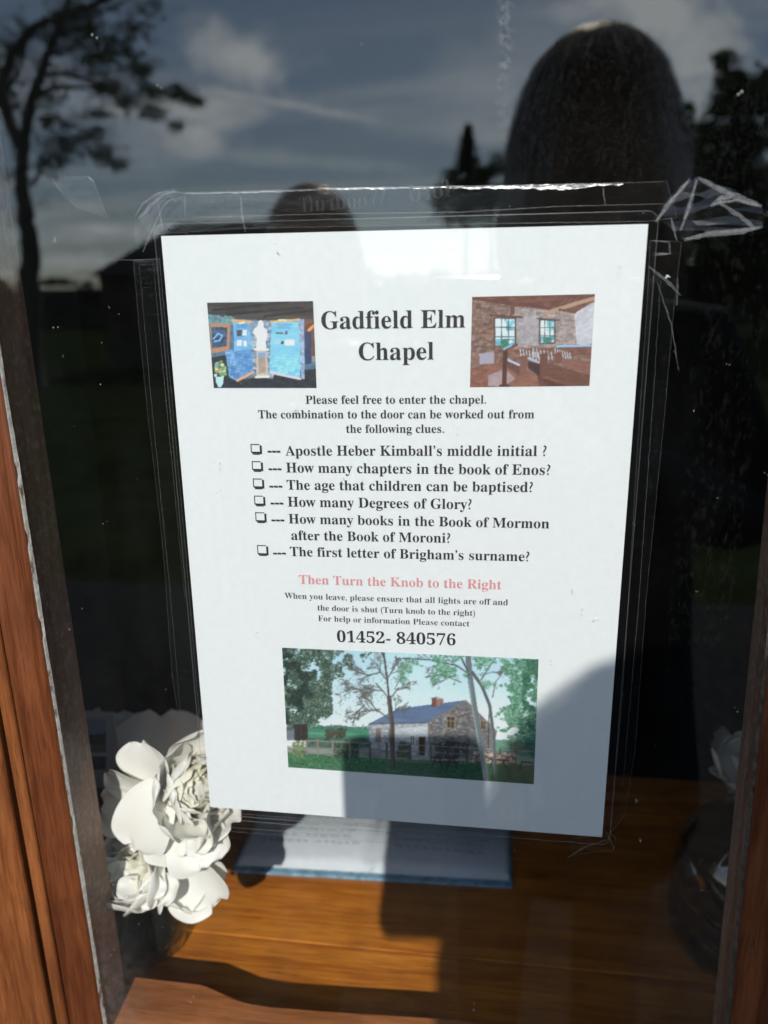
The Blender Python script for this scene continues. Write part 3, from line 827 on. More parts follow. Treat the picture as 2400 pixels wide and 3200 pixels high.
c.line([(1192, 805), (1160, 600), (1130, 420), (1110, 290), (1098, 165)], 29, (106, 116, 118)); c.line([(1182, 800), (1150, 600), (1120, 430), (1102, 290)], 9, (146, 158, 160), .8); c.line([(1242, 800), (1228, 560), (1210, 420), (1170, 320), (1120, 250)], 17, (88, 94, 94)); c.line([(1236, 790), (1222, 560), (1204, 425)], 5, (126, 132, 130), .8)
for l_, w_ in (([(1105, 260), (1040, 215), (900, 185), (760, 178)], 7), ([(1095, 240), (1060, 170)], 9), ([(1165, 290), (1215, 210)], 6), ([(1225, 380), (1240, 300)], 5), ([(1060, 300), (960, 260), (880, 275)], 5)): c.line(l_, w_, (80, 78, 72))
for (p, a_, L) in (((1040, 215), -2.6, 60), ((960, 195), 2.6, 60), ((900, 185), -2.4, 50), ((1000, 275), 2.6, 60), ((1215, 210), -.9, 50), ((1185, 260), -.3, 50), ((1240, 300), -.9, 50), ((830, 180), 2.7, 50)): branchy(c, p, a_, L, 4, (86, 86, 80), 4, L + p[0])
G2 = [(92, 142, 114), (112, 160, 130), (74, 118, 96), (134, 176, 146)]
c.dabs([(740, 160), (1090, 165), (1100, 300), (1060, 380), (980, 370), (900, 300), (740, 330)], G2, 620, (.8, 1.9), .85, .52)
c.dabs([(1110, 170), (1290, 175), (1300, 330), (1180, 340)], G2, 260, (.8, 1.9), .85, .50)
c.dabs([(1295, 178), (1466, 182), (1450, 600), (1330, 610), (1250, 540), (1235, 450), (1330, 410), (1270, 320)], G2 + [(64, 108, 86)], 2300, (.8, 2.1), .9, .40)
c.dabs([(1370, 178), (1466, 182), (1455, 580), (1390, 500)], [(58, 104, 82), (48, 88, 70), (80, 128, 100)], 900, (.8, 2.0), .85, .45)
G3 = [(66, 88, 74), (88, 110, 92), (50, 66, 58), (112, 134, 112), (58, 78, 66)]
c.dabs([(135, 122), (400, 130), (385, 260), (392, 470), (300, 525), (160, 548)], G3, 4200, (.8, 2.2), .92, .30)
c.dabs([(135, 122), (330, 130), (300, 380), (160, 520)], [(42, 58, 50), (54, 72, 62), (36, 48, 44)], 1300, (.9, 2.2), .85, .46)
c.dabs([(340, 130), (600, 145), (520, 230), (380, 300), (385, 470), (340, 480)], G3, 650, (.7, 1.8), .85, .48)
c.poly([(195, 520), (268, 515), (268, 600), (198, 605)], (56, 52, 48), 1, 20, 3, 5); c.poly([(150, 540), (200, 535), (200, 600), (155, 600)], (84, 90, 100), .8, 16)
c.soften(.55)
BL = [pp(R8(*k_)) for k_ in K8]
c.obj(notice, BL, .00145)

# pews and windows, upper right
K6 = [(508, 88), (1215, 72), (1183, 600), (495, 608)]
c = Canvas(180, 136, K6, 5)
c.bricks([(400, 0), (1300, 0), (1300, 700), (400, 700)], 26, 13, (134, 106, 94), 20, .02, 20); c.im += (c.vn(7, 5)-.5)[..., None]*30
c.poly([(740, 150), (960, 130), (1215, 120), (1200, 380), (740, 380)], (158, 146, 142), .55, 42, 3, 2)
c.bricks([(740, 150), (960, 130), (1215, 120), (1200, 380), (740, 380)], 22, 13, (166, 156, 152), 32, .03, 26, .7)
c.poly([(1095, 170), (1215, 115), (1200, 370), (1110, 360)], (206, 212, 222), .75, 25, 5, 4)
c.poly([(760, 210), (895, 190), (890, 360), (770, 370)], (178, 178, 188), .5, 25, 5, 4)
c.poly([(508, 88), (1215, 72), (1215, 112), (1100, 180), (745, 140), (508, 100)], (112, 72, 60), 1, 24, 10, 3)
for i in range(7): c.line([(960+i*32, 150-i*3), (1020+i*32, 82-i*1)], 5, (84, 54, 46))
c.line([(508, 96), (735, 130)], 14, (96, 62, 52)); c.line([(740, 180), (745, 130), (830, 88)], 24, (110, 74, 60)); c.line([(800, 128), (950, 150)], 12, (98, 62, 52))
c.line([(935, 180), (1110, 125), (1215, 95)], 22, (176, 146, 122)); c.line([(1010, 160), (1100, 178)], 12, (104, 68, 54))
def sash(x0, y0, x1, y1):
    q = [(x0, y0), (x1, y0+4), (x1, y1-6), (x0, y1)]
    c.poly(q, (214, 238, 244), 1, 22, 12, 10)
    c.speckle([(x0+(x1-x0)*.45, y0+5), (x1, y0+5), (x1, y0+(y1-y0)*.45), (x0+(x1-x0)*.45, y0+(y1-y0)*.45)], (120, 190, 205), .45, 8, 8)
    c.speckle([(x0, y1-40), (x1, y1-45), (x1, y1-6), (x0, y1)], (110, 170, 190), .45, 8, 6)
    c.line(q + [q[0]], 9, (92, 70, 62))
    for t in (1/3, 2/3): c.line([(x0+(x1-x0)*t, y0), (x0+(x1-x0)*t, y1-4)], 5, (86, 76, 74)); c.line([(x0, y0+(y1-y0)*t), (x1, y0+(y1-y0)*t)], 5, (86, 76, 74))
sash(638, 208, 758, 372); sash(898, 218, 985, 358)
c.line([(612, 192), (798, 206)], 9, (88, 60, 52)); c.line([(885, 212), (1010, 222)], 8, (92, 62, 54))
c.speckle([(668, 330), (722, 330), (718, 380), (676, 384)], (62, 128, 108), .35, 5, 5); c.speckle([(915, 318), (970, 320), (965, 355), (920, 355)], (70, 130, 110), .35, 5, 5)
c.poly([(548, 412), (636, 406), (636, 470), (552, 476)], (166, 160, 172)); c.poly([(495, 500), (700, 460), (720, 470), (900, 540), (1190, 602), (495, 610)], (136, 92, 76), 1, 22)
c.poly([(600, 540), (700, 500), (760, 560), (680, 605), (600, 600)], (190, 190, 205), .55, 20)
c.poly([(720, 396), (1000, 380), (1200, 360), (1195, 420), (1000, 430), (820, 420)], (120, 82, 70), 1, 22)
for (a_, b_) in (((785, 386), (890, 460)), ((860, 385), (985, 455)), ((985, 385), (1070, 435))):
    for i in range(7):
        t = i/6; x = a_[0]+(b_[0]-a_[0])*t; c.line([(x, a_[1]+t*25), (x+6, a_[1]+45+t*25)], 6, (206, 222, 236), .85)
c.line([(1000, 372), (1200, 368)], 10, (150, 190, 226)); c.line([(715, 450), (780, 480)], 12, (188, 198, 222)); c.line([(832, 440), (905, 470)], 10, (178, 196, 226))
c.poly([(712, 460), (790, 490), (786, 545), (716, 500)], (102, 68, 58)); c.poly([(785, 430), (828, 424), (824, 540), (782, 548)], (124, 84, 72)); c.poly([(900, 418), (945, 410), (942, 545), (890, 555)], (108, 72, 62))
c.poly([(830, 455), (900, 478), (895, 548), (830, 500)], (70, 48, 42)); c.poly([(945, 470), (1190, 540), (1185, 604), (1080, 602), (940, 545)], (110, 72, 60), 1, 12); c.poly([(985, 410), (1030, 402), (1026, 470), (985, 470)], (116, 80, 68)); c.poly([(1030, 440), (1195, 462), (1190, 535), (1028, 480)], (134, 94, 80), 1, 12)
c.poly([(880, 545), (1080, 602), (900, 606)], (92, 58, 48)); c.line([(700, 400), (694, 590)], 26, (82, 50, 42)); c.line([(672, 600), (716, 600)], 14, (76, 46, 40)); c.line([(672, 402), (765, 364)], 16, (110, 76, 62)); c.line([(690, 388), (735, 366)], 10, (150, 192, 214))
c.soften(.5)
c.obj(notice, [pp(R6(*k_)) for k_ in K6], .00145)

# display panels, upper left
K5 = [(87, 121), (698, 112), (718, 613), (126, 613)]
c = Canvas(170, 138, K5, 9)
c.im[:] = (74, 98, 118); c.im += (c.vn(6, 5)-.5)[..., None]*50
c.poly([(87, 121), (698, 112), (700, 215), (400, 222), (240, 215), (90, 185)], (58, 54, 52), 1, 16, 40, 4)
for (a_, b_) in (((120, 165), (560, 118)), ((200, 190), (640, 150)), ((420, 200), (700, 165))): c.line([a_, b_], 14, (36, 34, 34))
c.speckle([(90, 190), (245, 200), (240, 250), (95, 245)], (92, 132, 134), .4, 6, 5)
c.poly([(100, 440), (210, 420), (250, 570), (718, 500), (718, 613), (126, 613)], (38, 40, 44), 1, 14)
c.bricks([(190, 400), (262, 380), (262, 575), (215, 550)], 24, 14, (98, 142, 186), 26, -.1, 30)
c.poly([(104, 238), (222, 245), (216, 395), (112, 415)], (160, 118, 90)); c.poly([(112, 262), (205, 264), (200, 372), (116, 385)], (54, 74, 98), 1, 46, 6, 5); c.line([(125, 330), (150, 300), (175, 310), (160, 340), (130, 345)], 9, (120, 168, 214))
c.poly([(235, 222), (340, 230), (352, 525), (262, 565), (245, 400)], (104, 158, 198), 1, 24, 14, 8); c.bricks([(245, 400), (350, 390), (354, 525), (262, 560)], 26, 15, (80, 124, 172), 18, -.1, 26, .75)
c.bricks([(335, 230), (470, 225), (470, 560), (350, 545)], 22, 13, (124, 142, 156), 34, 0, 30)
c.poly([(458, 232), (622, 230), (625, 565), (448, 525)], (112, 176, 210), 1, 18, 20, 10); c.bricks([(455, 410), (622, 420), (625, 560), (450, 520)], 36, 17, (124, 188, 222), 16, .08, 26, .8)
c.poly([(455, 400), (622, 405), (622, 440), (455, 430)], (116, 182, 216), .5)
c.poly([(612, 215), (645, 215), (650, 560), (628, 560)], (130, 150, 172), 1, 46, 4, 4)
c.poly([(645, 215), (705, 215), (712, 450), (650, 440)], (96, 68, 58), 1, 20); c.poly([(650, 290), (685, 290), (688, 470), (652, 480)], (40, 58, 88)); c.line([(675, 280), (700, 255)], 16, (218, 142, 76)); c.poly([(690, 430), (712, 430), (714, 465), (692, 462)], (130, 122, 118))
c.line([(232, 224), (338, 232)], 16, (188, 148, 104)); c.line([(456, 232), (618, 220)], 14, (196, 156, 112)); c.line([(275, 240), (300, 236)], 10, (238, 220, 170)); c.line([(500, 222), (540, 222)], 8, (236, 216, 170))
for (x, y, w_, h_, k_) in ((258, 280, 30, 34, (70, 70, 80)), (292, 280, 24, 30, (200, 216, 220)), (260, 336, 28, 34, (216, 230, 236)), (298, 342, 18, 30, (214, 228, 234)), (484, 290, 42, 14, (74, 108, 92)), (535, 284, 16, 22, (84, 94, 120)), (475, 340, 34, 18, (150, 176, 190)), (513, 344, 16, 16, (60, 70, 84)), (537, 336, 54, 30, (222, 234, 238))):
    c.poly([(x, y), (x+w_, y), (x+w_, y+h_), (x, y+h_)], k_, 1, 14)
for (x, y, L) in ((486, 245, 92), (500, 255, 60), (490, 266, 76), (255, 250, 70), (262, 262, 50)): c.line([(x, y), (x+L, y+2)], 4, (70, 100, 130), .7)
c.poly([(372, 396), (430, 396), (440, 550), (372, 556)], (176, 164, 150)); c.poly([(382, 410), (424, 410), (426, 525), (384, 530)], (150, 132, 120), 1, 16); c.poly([(380, 412), (424, 412), (424, 432), (380, 434)], (104, 146, 196)); c.line([(362, 390), (440, 392)], 12, (206, 208, 204)); c.line([(370, 550), (442, 548)], 14, (214, 206, 190))
c.poly([(384, 228), (400, 222), (410, 236), (414, 262), (432, 280), (436, 310), (424, 340), (426, 388), (368, 388), (376, 330), (352, 292), (362, 268), (380, 258)], (226, 240, 244), 1, 12)
c.line([(262, 570), (352, 522)], 16, (196, 142, 108)); c.line([(455, 524), (622, 560)], 14, (190, 182, 188))
c.speckle([(130, 470), (175, 452), (200, 490), (200, 540), (165, 548), (130, 520)], (106, 134, 90), .3, 5, 5, 1, 60)
for (x, y, k_) in ((140, 505, (222, 190, 120)), (160, 520, (230, 140, 130)), (175, 480, (216, 214, 150)), (150, 480, (90, 130, 190)), (185, 515, (150, 200, 150)), (135, 540, (180, 226, 210))): c.line([(x, y), (x+2, y)], 16, k_)
c.poly([(138, 548), (184, 546), (180, 585), (168, 608), (152, 608), (140, 580)], (168, 214, 226), 1, 10)
c.soften(.5); c.im = c.im*1.10 + 8
c.obj(notice, [pp(R5(*k_)) for k_ in K5], .00145)

# ------------------------------------------------------------------ tape
TGROUP = 'clear tape pieces around the notice'
def tp(x, y, Y=.0006): return on_y(x, y, Y)
def tape(label, outline, creases=(), Y=.0006, er=.00016, lips=(), crumple=0, name='tape_strip'):
    pts = [tp(x, y, Y) for x, y in outline]
    root = empty(name, pts[0], label, 'tape', TGROUP)
    bm = bmesh.new(); f = bm.faces.new([bm.verts.new(p) for p in pts])
    if crumple:                                                   # folded film: facets leaning different ways
        bmesh.ops.triangulate(bm, faces=list(bm.faces))
        bmesh.ops.subdivide_edges(bm, edges=list(bm.edges), cuts=2, use_grid_fill=True)
        bmesh.ops.triangulate(bm, faces=list(bm.faces))
        for v in bm.verts:
            v.co.y += -crumple*abs(mnoise.noise(v.co*170 + Vector((3, 1, 7))))*1.6
            v.co += Vector((mnoise.noise(v.co*260), 0, mnoise.noise(v.co*260 + Vector((9, 9, 9)))))*.0006
    mesh_obj('film', bm, M['tape'], root)
    bm = bmesh.new()
    n = len(pts)
    for i in range(n):
        a, b = pts[i], pts[(i+1) % n]; m = max(2, int((b-a).length / .002))
        pl = []; rr = []
        for j in range(m + 1):
            p = a.lerp(b, j/m); w = .00018*mnoise.noise(p*400); pl.append(p + Vector((w, -.0001, w))); rr.append(er*(.55 + .9*abs(mnoise.noise(p*300 + Vector((5, 1, 2))))))
        tube(bm, pl, rr, 5)
    if crumple: bm.free()
    else: mesh_obj('cut_edge', bm, M['tape_edge'], root)
    if creases:
        bm = bmesh.new()
        for cr in creases:
            w = cr[0]; ps = [tp(x, y, Y - .0003) for x, y in cr[1:]]
            pl = []; rr = []
            L = sum((q-p).length for p, q in zip(ps, ps[1:])); acc = 0
            for p, q in zip(ps, ps[1:]):
                m = max(2, int((q-p).length / .0012))
                for j in range(m + (1 if q is ps[-1] else 0)):
                    t = p.lerp(q, j/m); u = (acc + (q-p).length*j/m)/L
                    o = .00025*mnoise.noise(t*500)
                    pl.append(t + Vector((o, 0, o*.7))); rr.append(max(.00006, 1.5*w*(.35 + .65*math.sin(PI*min(1, max(0, u*.9+.05))))*(.6+.8*abs(mnoise.noise(t*420)))))
                acc += (q-p).length
            tube(bm, pl, rr, 6, 0, False, .45)
        mesh_obj('crease', bm, M['tape_crease'], root)
    if lips:
        bm = bmesh.new()
        for (x0, y0, x1, y1, h) in lips:                        # a curled free edge, bowed outwards
            a, b = tp(x0, y0, Y), tp(x1, y1, Y); n = 160; prev = None
            for i in range(n+1):
                p = a.lerp(b, i/n); u = i/n
                hh = h*(.35 + .65*math.sin(PI*u)**.5)*(.70 + .55*mnoise.noise((u*5, 3, h*900)) + .35*mnoise.noise((u*23, 1, h*500)))
                ring = []
                for j in range(7):
                    t = j/6; ang = t*math.radians(62)
                    ring.append(bm.verts.new(p + Vector((0, hh*.75*(1-math.cos(ang)) - .0003, -hh*math.sin(math.radians(62)-ang)*1.1 + .00005*mnoise.noise((u*90, j, 1))))))
                if prev:
                    for j in range(6):
                        f = bm.faces.new((prev[j], prev[j+1], ring[j+1], ring[j])); f.smooth = True
                prev = ring
        mesh_obj('curled_edge', bm, M['tape_lip'], root)
    return root
tape('long clear tape strip along the top of the notice, its upper edge glinting', 
     [(398, 416), (620, 409), (850, 404), (1100, 400), (1300, 396), (1440, 392), (1462, 470), (1400, 478), (1000, 484), (700, 490), (520, 494), (345, 505), (320, 500), (300, 470), (330, 432)],
     [(.0004, (520, 426), (524, 470), (530, 500)), (.00025, (398, 416), (400, 468)), (.0003, (342, 432), (346, 466), (352, 500)), (.00022, (1302, 402), (1308, 445)), (.00016, (420, 470), (700, 462), (1000, 458), (1200, 446), (1440, 440))],
     lips=((690, 406, 1000, 401, .0017), (960, 402, 1345, 395, .0024), (400, 417, 690, 409, .0010)))
tape('crumpled tape end folded over the top left corner of the notice', [(290, 470), (303, 448), (330, 428), (345, 414), (375, 408), (397, 418), (397, 430), (345, 455), (335, 470), (312, 510), (300, 540), (290, 500)],
     [(.0006, (303, 470), (345, 425), (378, 412)), (.0004, (292, 468), (308, 440), (345, 416), (396, 416)), (.0003, (340, 470), (356, 440), (372, 430)), (.0003, (308, 545), (345, 462))], Y=-.0044, crumple=.0014)
tape('narrow clear tape down the left edge of the notice', [(288, 562), (345, 558), (375, 900), (402, 1200), (432, 1560), (445, 1640), (388, 1560), (372, 1460), (352, 1180), (318, 880), (300, 700)],
     [(.00012, (300, 565), (330, 900), (365, 1250), (395, 1600)), (.00016, (232, 560), (288, 562), (346, 560)), (.00012, (330, 560), (362, 900), (400, 1300))])
tape('narrow clear tape down the right edge of the notice', [(1404, 520), (1472, 522), (1458, 640), (1435, 900), (1395, 1300), (1372, 1620), (1350, 1760), (1318, 1800), (1345, 1500), (1375, 1000), (1400, 620)],
     [(.0005, (1400, 575), (1440, 606), (1470, 638)), (.0003, (1405, 520), (1445, 522), (1448, 548), (1410, 552)), (.00035, (1412, 548), (1450, 548)), (.00012, (1428, 600), (1408, 900), (1380, 1300), (1345, 1700)), (.00025, (1420, 610), (1450, 700), (1466, 800)), (.00035, (1464, 600), (1462, 660))])
tape('clear tape along the bottom edge of the notice, above the open book', [(430, 1700), (450, 1752), (700, 1772), (1000, 1796), (1115, 1806), (1112, 1838), (900, 1826), (640, 1806), (480, 1795), (430, 1780)],
     [(.0003, (470, 1768), (640, 1783), (840, 1798), (1080, 1812)), (.00016, (480, 1786), (700, 1802)), (.0003, (820, 1802), (900, 1808), (1000, 1812))])
tape('crumpled free tape end sticking out past the top right corner', [(1420, 470), (1440, 440), (1500, 383), (1512, 382), (1580, 410), (1645, 444), (1647, 492), (1600, 500), (1530, 512), (1475, 520), (1450, 500)],
     [(.0009, (1416, 480), (1445, 440), (1490, 388)), (.0007, (1470, 498), (1488, 450), (1505, 386)), (.0009, (1508, 384), (1560, 412), (1644, 446)), (.0010, (1535, 446), (1558, 430), (1585, 424)), (.0007, (1552, 436), (1595, 464), (1632, 494)), (.0010, (1478, 518), (1530, 506), (1600, 500), (1646, 490)), (.0004, (1450, 470), (1462, 520)), (.0005, (1545, 440), (1590, 432), (1644, 446))], Y=-.0046, er=.00016, crumple=.0035)
tape('small folded tape scrap at the bottom right corner of the notice', [(1236, 1812), (1320, 1800), (1330, 1812), (1326, 1836), (1270, 1842), (1240, 1846)],
     [(.0005, (1228, 1852), (1262, 1830), (1318, 1812)), (.0003, (1304, 1790), (1318, 1812), (1326, 1834))], er=.00018, crumple=.0)
tape('faint old tape scrap on the glass left of the notice top', [(112, 386), (150, 382), (190, 380), (203, 394), (232, 470), (170, 450), (140, 425)],
     [(.0004, (188, 381), (203, 392))], Y=-.0044, er=.00014)

# mirrored lettering on the inside of the pane, readable from the room
def gp(x, y):
    q = on_y(x, y, .0001); return (q.x, q.z)
writing('lettering', "Woodruff", gp(648, 459), gp(838, 443), M['ghost_ink'], .0002, pane, -.004, True)
writing('lettering', "ford", gp(884, 437), gp(975, 424), M['ghost_ink'], .0002, pane, -.004, True)

# ------------------------------------------------------------------ flowers
def petal(L, W, t0, t1, cup, ruff, seed, nx=13, ny=15, tipw=.55):
    """grid of points in the blossom frame: x outwards, z along the axis"""
    r = random.Random(seed); ph = [r.uniform(0, 6.3) for _ in range(6)]; tw = r.uniform(-.35, .35); wr = r.uniform(.8, 1.3)
    G = []; x = z = 0.0
    notch = r.uniform(0, .10)
    for j in range(ny):
        v = j/(ny-1)
        th = t0 + (t1 - t0)*v**1.3
        if j: x += math.sin(th)*L/(ny-1); z += math.cos(th)*L/(ny-1)
        w = W*(math.sin(PI*min(1, .10 + .62*v**.85))**.9)*(1 if v < .78 else math.sqrt(max(.02, 1 - ((v-.78)/.225)**2*(1-tipw*.4))))
        row = []
        for i in range(nx):
            u = i/(nx-1)*2 - 1
            lift = cup*w*u*u
            rf = ruff*L*(v**2.2)*(math.sin(u*5 + ph[0])*.5 + math.sin(u*9 + v*4 + ph[1])*.32 + math.sin(u*15 + ph[2])*.18)
            rf += ruff*.5*L*abs(u)**3*math.sin(v*9 + ph[3] + u) + tw*w*u*v + .018*L*v*math.sin(u*3.2*wr + v*5 + ph[5])
            tipd = -notch*L*(1-u*u)**4*(v**6) + .05*L*v**5*math.sin(u*7 + ph[4])*.5
            nxv, nzv = -math.cos(th), math.sin(th)             # inward normal
            row.append((x + nxv*(lift + rf) + math.sin(th)*tipd, u*w, z + nzv*(lift + rf) + math.cos(th)*tipd))
        G.append(row)
    return G
def petal_obj(G, mat_, frame, az, off, parent):
    Rz = Matrix.Rotation(az, 4, 'Z'); T = frame @ Rz @ Matrix.Translation((off, 0, 0))
    bm = bmesh.new(); vs = [[bm.verts.new(T @ Vector(p)) for p in row] for row in G]
    for a, b in zip(vs, vs[1:]):
        for i in range(len(a)-1):
            f = bm.faces.new((a[i], a[i+1], b[i+1], b[i])); f.smooth = True
    o = mesh_obj('petal', bm, mat_, parent, True)
    m = o.modifiers.new('thickness', 'SOLIDIFY'); m.thickness = .00018
    m = o.modifiers.new('smooth', 'SUBSURF'); m.levels = 1; m.render_levels = 1
    return o
def frame_at(p, axis, roll=0.0):
    q = Vector(axis).normalized().to_track_quat('Z', 'Y')
    return Matrix.Translation(p) @ q.to_matrix().to_4x4() @ Matrix.Rotation(roll, 4, 'Z')
def blossom(label, p, axis, rings, seed, roll=0.0, stem_to=None, heart=0.0):
    r = random.Random(seed)
    root = empty('peony', p, label, 'flower', 'white peonies in the glass vase')
    F = frame_at(p, axis, roll)
    for (n, L, W, t0, t1, cup, ruff, off, m, skip) in rings:
        a0 = r.uniform(0, 6.3)
        for i in range(n):
            if i in skip: continue
            k = r.uniform(.86, 1.12)
            G = petal(L*k, W*r.uniform(.88, 1.12), t0 + r.uniform(-.1, .1), t1 + r.uniform(-.22, .22), cup*r.uniform(.7, 1.3), ruff*r.uniform(.7, 1.4), r.random())
            petal_obj(G, M[m], F, a0 + 2*PI*i/n + r.uniform(-.16, .16), off, root)
    if heart:                                                 # the tight bud of unopened petals in the middle
        bm = bmesh.new(); bmesh.ops.create_icosphere(bm, subdivisions=4, radius=1.0)
        for v in bm.verts:
            an = math.atan2(v.co.y, v.co.x); n0 = v.co.normalized()
            rr = heart*(1 + .16*math.sin(an*4 + n0.z*7 + seed)*(1 - n0.z*.5) + .14*mnoise.noise(n0*2.6 + Vector((seed, 0, 0))) + .07*math.sin(an*9 - n0.z*11))
            v.co = F @ Vector((n0.x*rr, n0.y*rr, heart*.95 + n0.z*rr*1.05))
        mesh_obj('bud', bm, M['petal_cream'], root, True)
    if stem_to is not None:
        bm = bmesh.new(); a = Vector(p); b = Vector(stem_to)
        d = -Vector(axis).normalized()*.03
        tube(bm, [a, a + d, (a + d).lerp(b, .5) + Vector((0, .004, -.006)), b], .0022, 7)
        mesh_obj('stem', bm, M['leaf'], root)
    return root
VASE = Vector((-.098, .098, SZ))
D = math.radians
# upper blossom: open, facing up and to the right
def axes(p, xd, zd):
    x = Vector(xd).normalized(); z = Vector(zd); z = (z - x*z.dot(x)).normalized(); y = z.cross(x)
    return Matrix(((x.x, y.x, z.x, p.x), (x.y, y.y, z.y, p.y), (x.z, y.z, z.z, p.z), (0, 0, 0, 1)))
def single(root, x, y, Y, xd, zd, L, W, t0, t1, cup, ruff, seed, m='petal'):
    petal_obj(petal(L, W, D(t0), D(t1), cup, ruff, seed), M[m], axes(on_y(x, y, Y), xd, zd), 0, 0, root)
A = blossom('large open white peony leaning against the glass beside the notice corner', on_y(402, 1702, .058), (.56, -.58, .46),
  [(6, .043, .022, D(74), D(10), .40, .05, .002, 'petal', ()), (8, .039, .020, D(60), D(-10), .42, .06, .002, 'petal', ()),
   (8, .035, .0165, D(48), D(-22), .42, .07, .002, 'petal_cream', ()), (8, .032, .0135, D(40), D(-28), .42, .08, .003, 'petal_cream', ())],
  11, .4, (-.095, .10, -.44), .0135)
for q in ((352, 1690, .046, (-.30, -.16, -.93), (-.15, -1, .10), .045, .0205, 62, 100, .20, .035, 1),      # the broad petal facing the viewer
          (352, 1690, .052, (-.28, .10, .95), (-.35, -1, .15), .034, .019, 70, 88, .30, .05, 2),
          (328, 1712, .056, (-.78, .12, .62), (-.5, -1, .2), .032, .016, 62, 84, .30, .05, 3),
          (318, 1742, .058, (-.95, .10, .10), (-.5, -1, .1), .030, .017, 60, 86, .30, .05, 4),
          (318, 1772, .060, (-.90, .12, -.40), (-.5, -1, -.1), .030, .016, 60, 88, .30, .06, 5),
          (388, 1772, .050, (.10, -.10, -.98), (.1, -1, -.3), .026, .020, 50, 84, .38, .10, 6),
          (425, 1768, .048, (.50, -.10, -.84), (.3, -1, -.3), .029, .021, 48, 84, .40, .10, 7),
          (412, 1776, .044, (.30, -.20, -.92), (.2, -1, -.4), .020, .017, 36, 66, .45, .16, 9),
          (445, 1755, .043, (.72, -.2, -.62), (.3, -1, -.4), .024, .017, 36, 68, .45, .14, 10)):
    single(A, *q)
Bq = blossom('lower white peony with frilled petals, hanging over the vase rim', on_y(312, 1900, .056), (-.10, -.60, .80),
  [(7, .041, .024, D(72), D(-10), .38, .05, .002, 'petal', ()), (7, .037, .020, D(60), D(-16), .4, .07, .002, 'petal', ()),
   (7, .031, .015, D(48), D(-22), .4, .09, .002, 'petal_cream', ())],
  23, 1.0, (-.100, .095, -.44), .012)
for q in ((300, 1885, .044, (-.12, -.20, -.96), (0, -1, .3), .020, .020, 50, 72, .25, .24, 21), (335, 1888, .044, (.28, -.20, -.93), (0, -1, .3), .020, .019, 50, 72, .25, .26, 22), (276, 1878, .046, (-.62, -.2, -.75), (-.3, -1, .2), .021, .018, 50, 74, .3, .22, 23),
          (318, 1890, .040, (.05, -.22, -.96), (0, -1, .3), .015, .016, 40, 66, .3, .3, 24), (290, 1870, .046, (-.45, -.1, -.88), (-.2, -1, .2), .027, .016, 56, 80, .3, .18, 25)):
    single(Bq, *q)
Cq = blossom('small cupped white peony low on the right of the vase, partly shaded', on_y(392, 1888, .066), (.45, -.50, .30),
  [(3, .038, .025, D(66), D(-4), .50, .03, .003, 'petal', ()), (3, .033, .020, D(52), D(-6), .5, .05, .002, 'petal', ())],
  31, .2, (-.092, .10, -.44))
for q in ((385, 1870, .056, (.80, -.10, -.62), (.2, -1, .25), .037, .0215, 66, 104, .42, .03, 51), (392, 1880, .062, (.95, .0, -.1), (.1, -1, .4), .034, .018, 66, 100, .4, .03, 52)):
    single(Cq, *q)
Dq = blossom('shaded white peony standing behind the sunlit ones, petals upright', on_y(318, 1730, .205), (.0, -.1, 1),
  [(5, .060, .028, D(12), D(0), .4, .05, .004, 'petal', ())], 47, .1, (-.145, .22, SZ + .002))
for q in ((285, 1742, .196, (-.14, .05, 1), (-.2, -1, 0), .094, .041, 84, 92, -.12, .03, 41), (345, 1738, .192, (.10, .02, 1), (.2, -1, 0), .094, .040, 82, 94, -.12, .03, 42), (315, 1750, .186, (.02, -.10, 1), (0, -1, 0), .070, .034, 76, 96, -.1, .04, 43)):
    single(Dq, *q)
vase = empty('glass_vase', VASE, 'clear glass vase with dark stems under the white peonies', 'vase')
bm = bmesh.new()
lathe(bm, [(.0, SZ + .001), (.024, SZ + .001), (.0285, SZ + .004), (.0305, SZ + .02), (.0325, SZ + .06), (.035, SZ + .085), (.0355, SZ + .087), (.0335, SZ + .086), (.0308, SZ + .06), (.0285, SZ + .02), (.025, SZ + .009), (0, SZ + .008)], VASE, 48)
mesh_obj('glass', bm, M['vase'], vase)
bm = bmesh.new()
for i in range(16):
    a = rnd.uniform(0, 6.3); q = rnd.uniform(.004, .024); b = rnd.uniform(0, 6.3); q2 = rnd.uniform(.006, .026)
    tube(bm, [(VASE.x + q*math.cos(a), VASE.y + q*math.sin(a), SZ + .010), (VASE.x + q2*math.cos(b)*.6, VASE.y + q2*math.sin(b)*.6, SZ + .045), (VASE.x + q2*math.cos(b), VASE.y + q2*math.sin(b), SZ + .088)], .0021, 6)
mesh_obj('stems', bm, M['leaf'], vase)
for i in range(9):
    a = rnd.uniform(0, 6.3)
    G = petal(rnd.uniform(.04, .06), .011, D(10), D(50), .3, .06, i + .3, 7, 10)
    o = petal_obj(G, M['leaf'], frame_at((VASE.x, VASE.y, SZ + .02 + .045*rnd.random()), (0, 0, 1)), a, .004, vase); o.name = 'leaf'

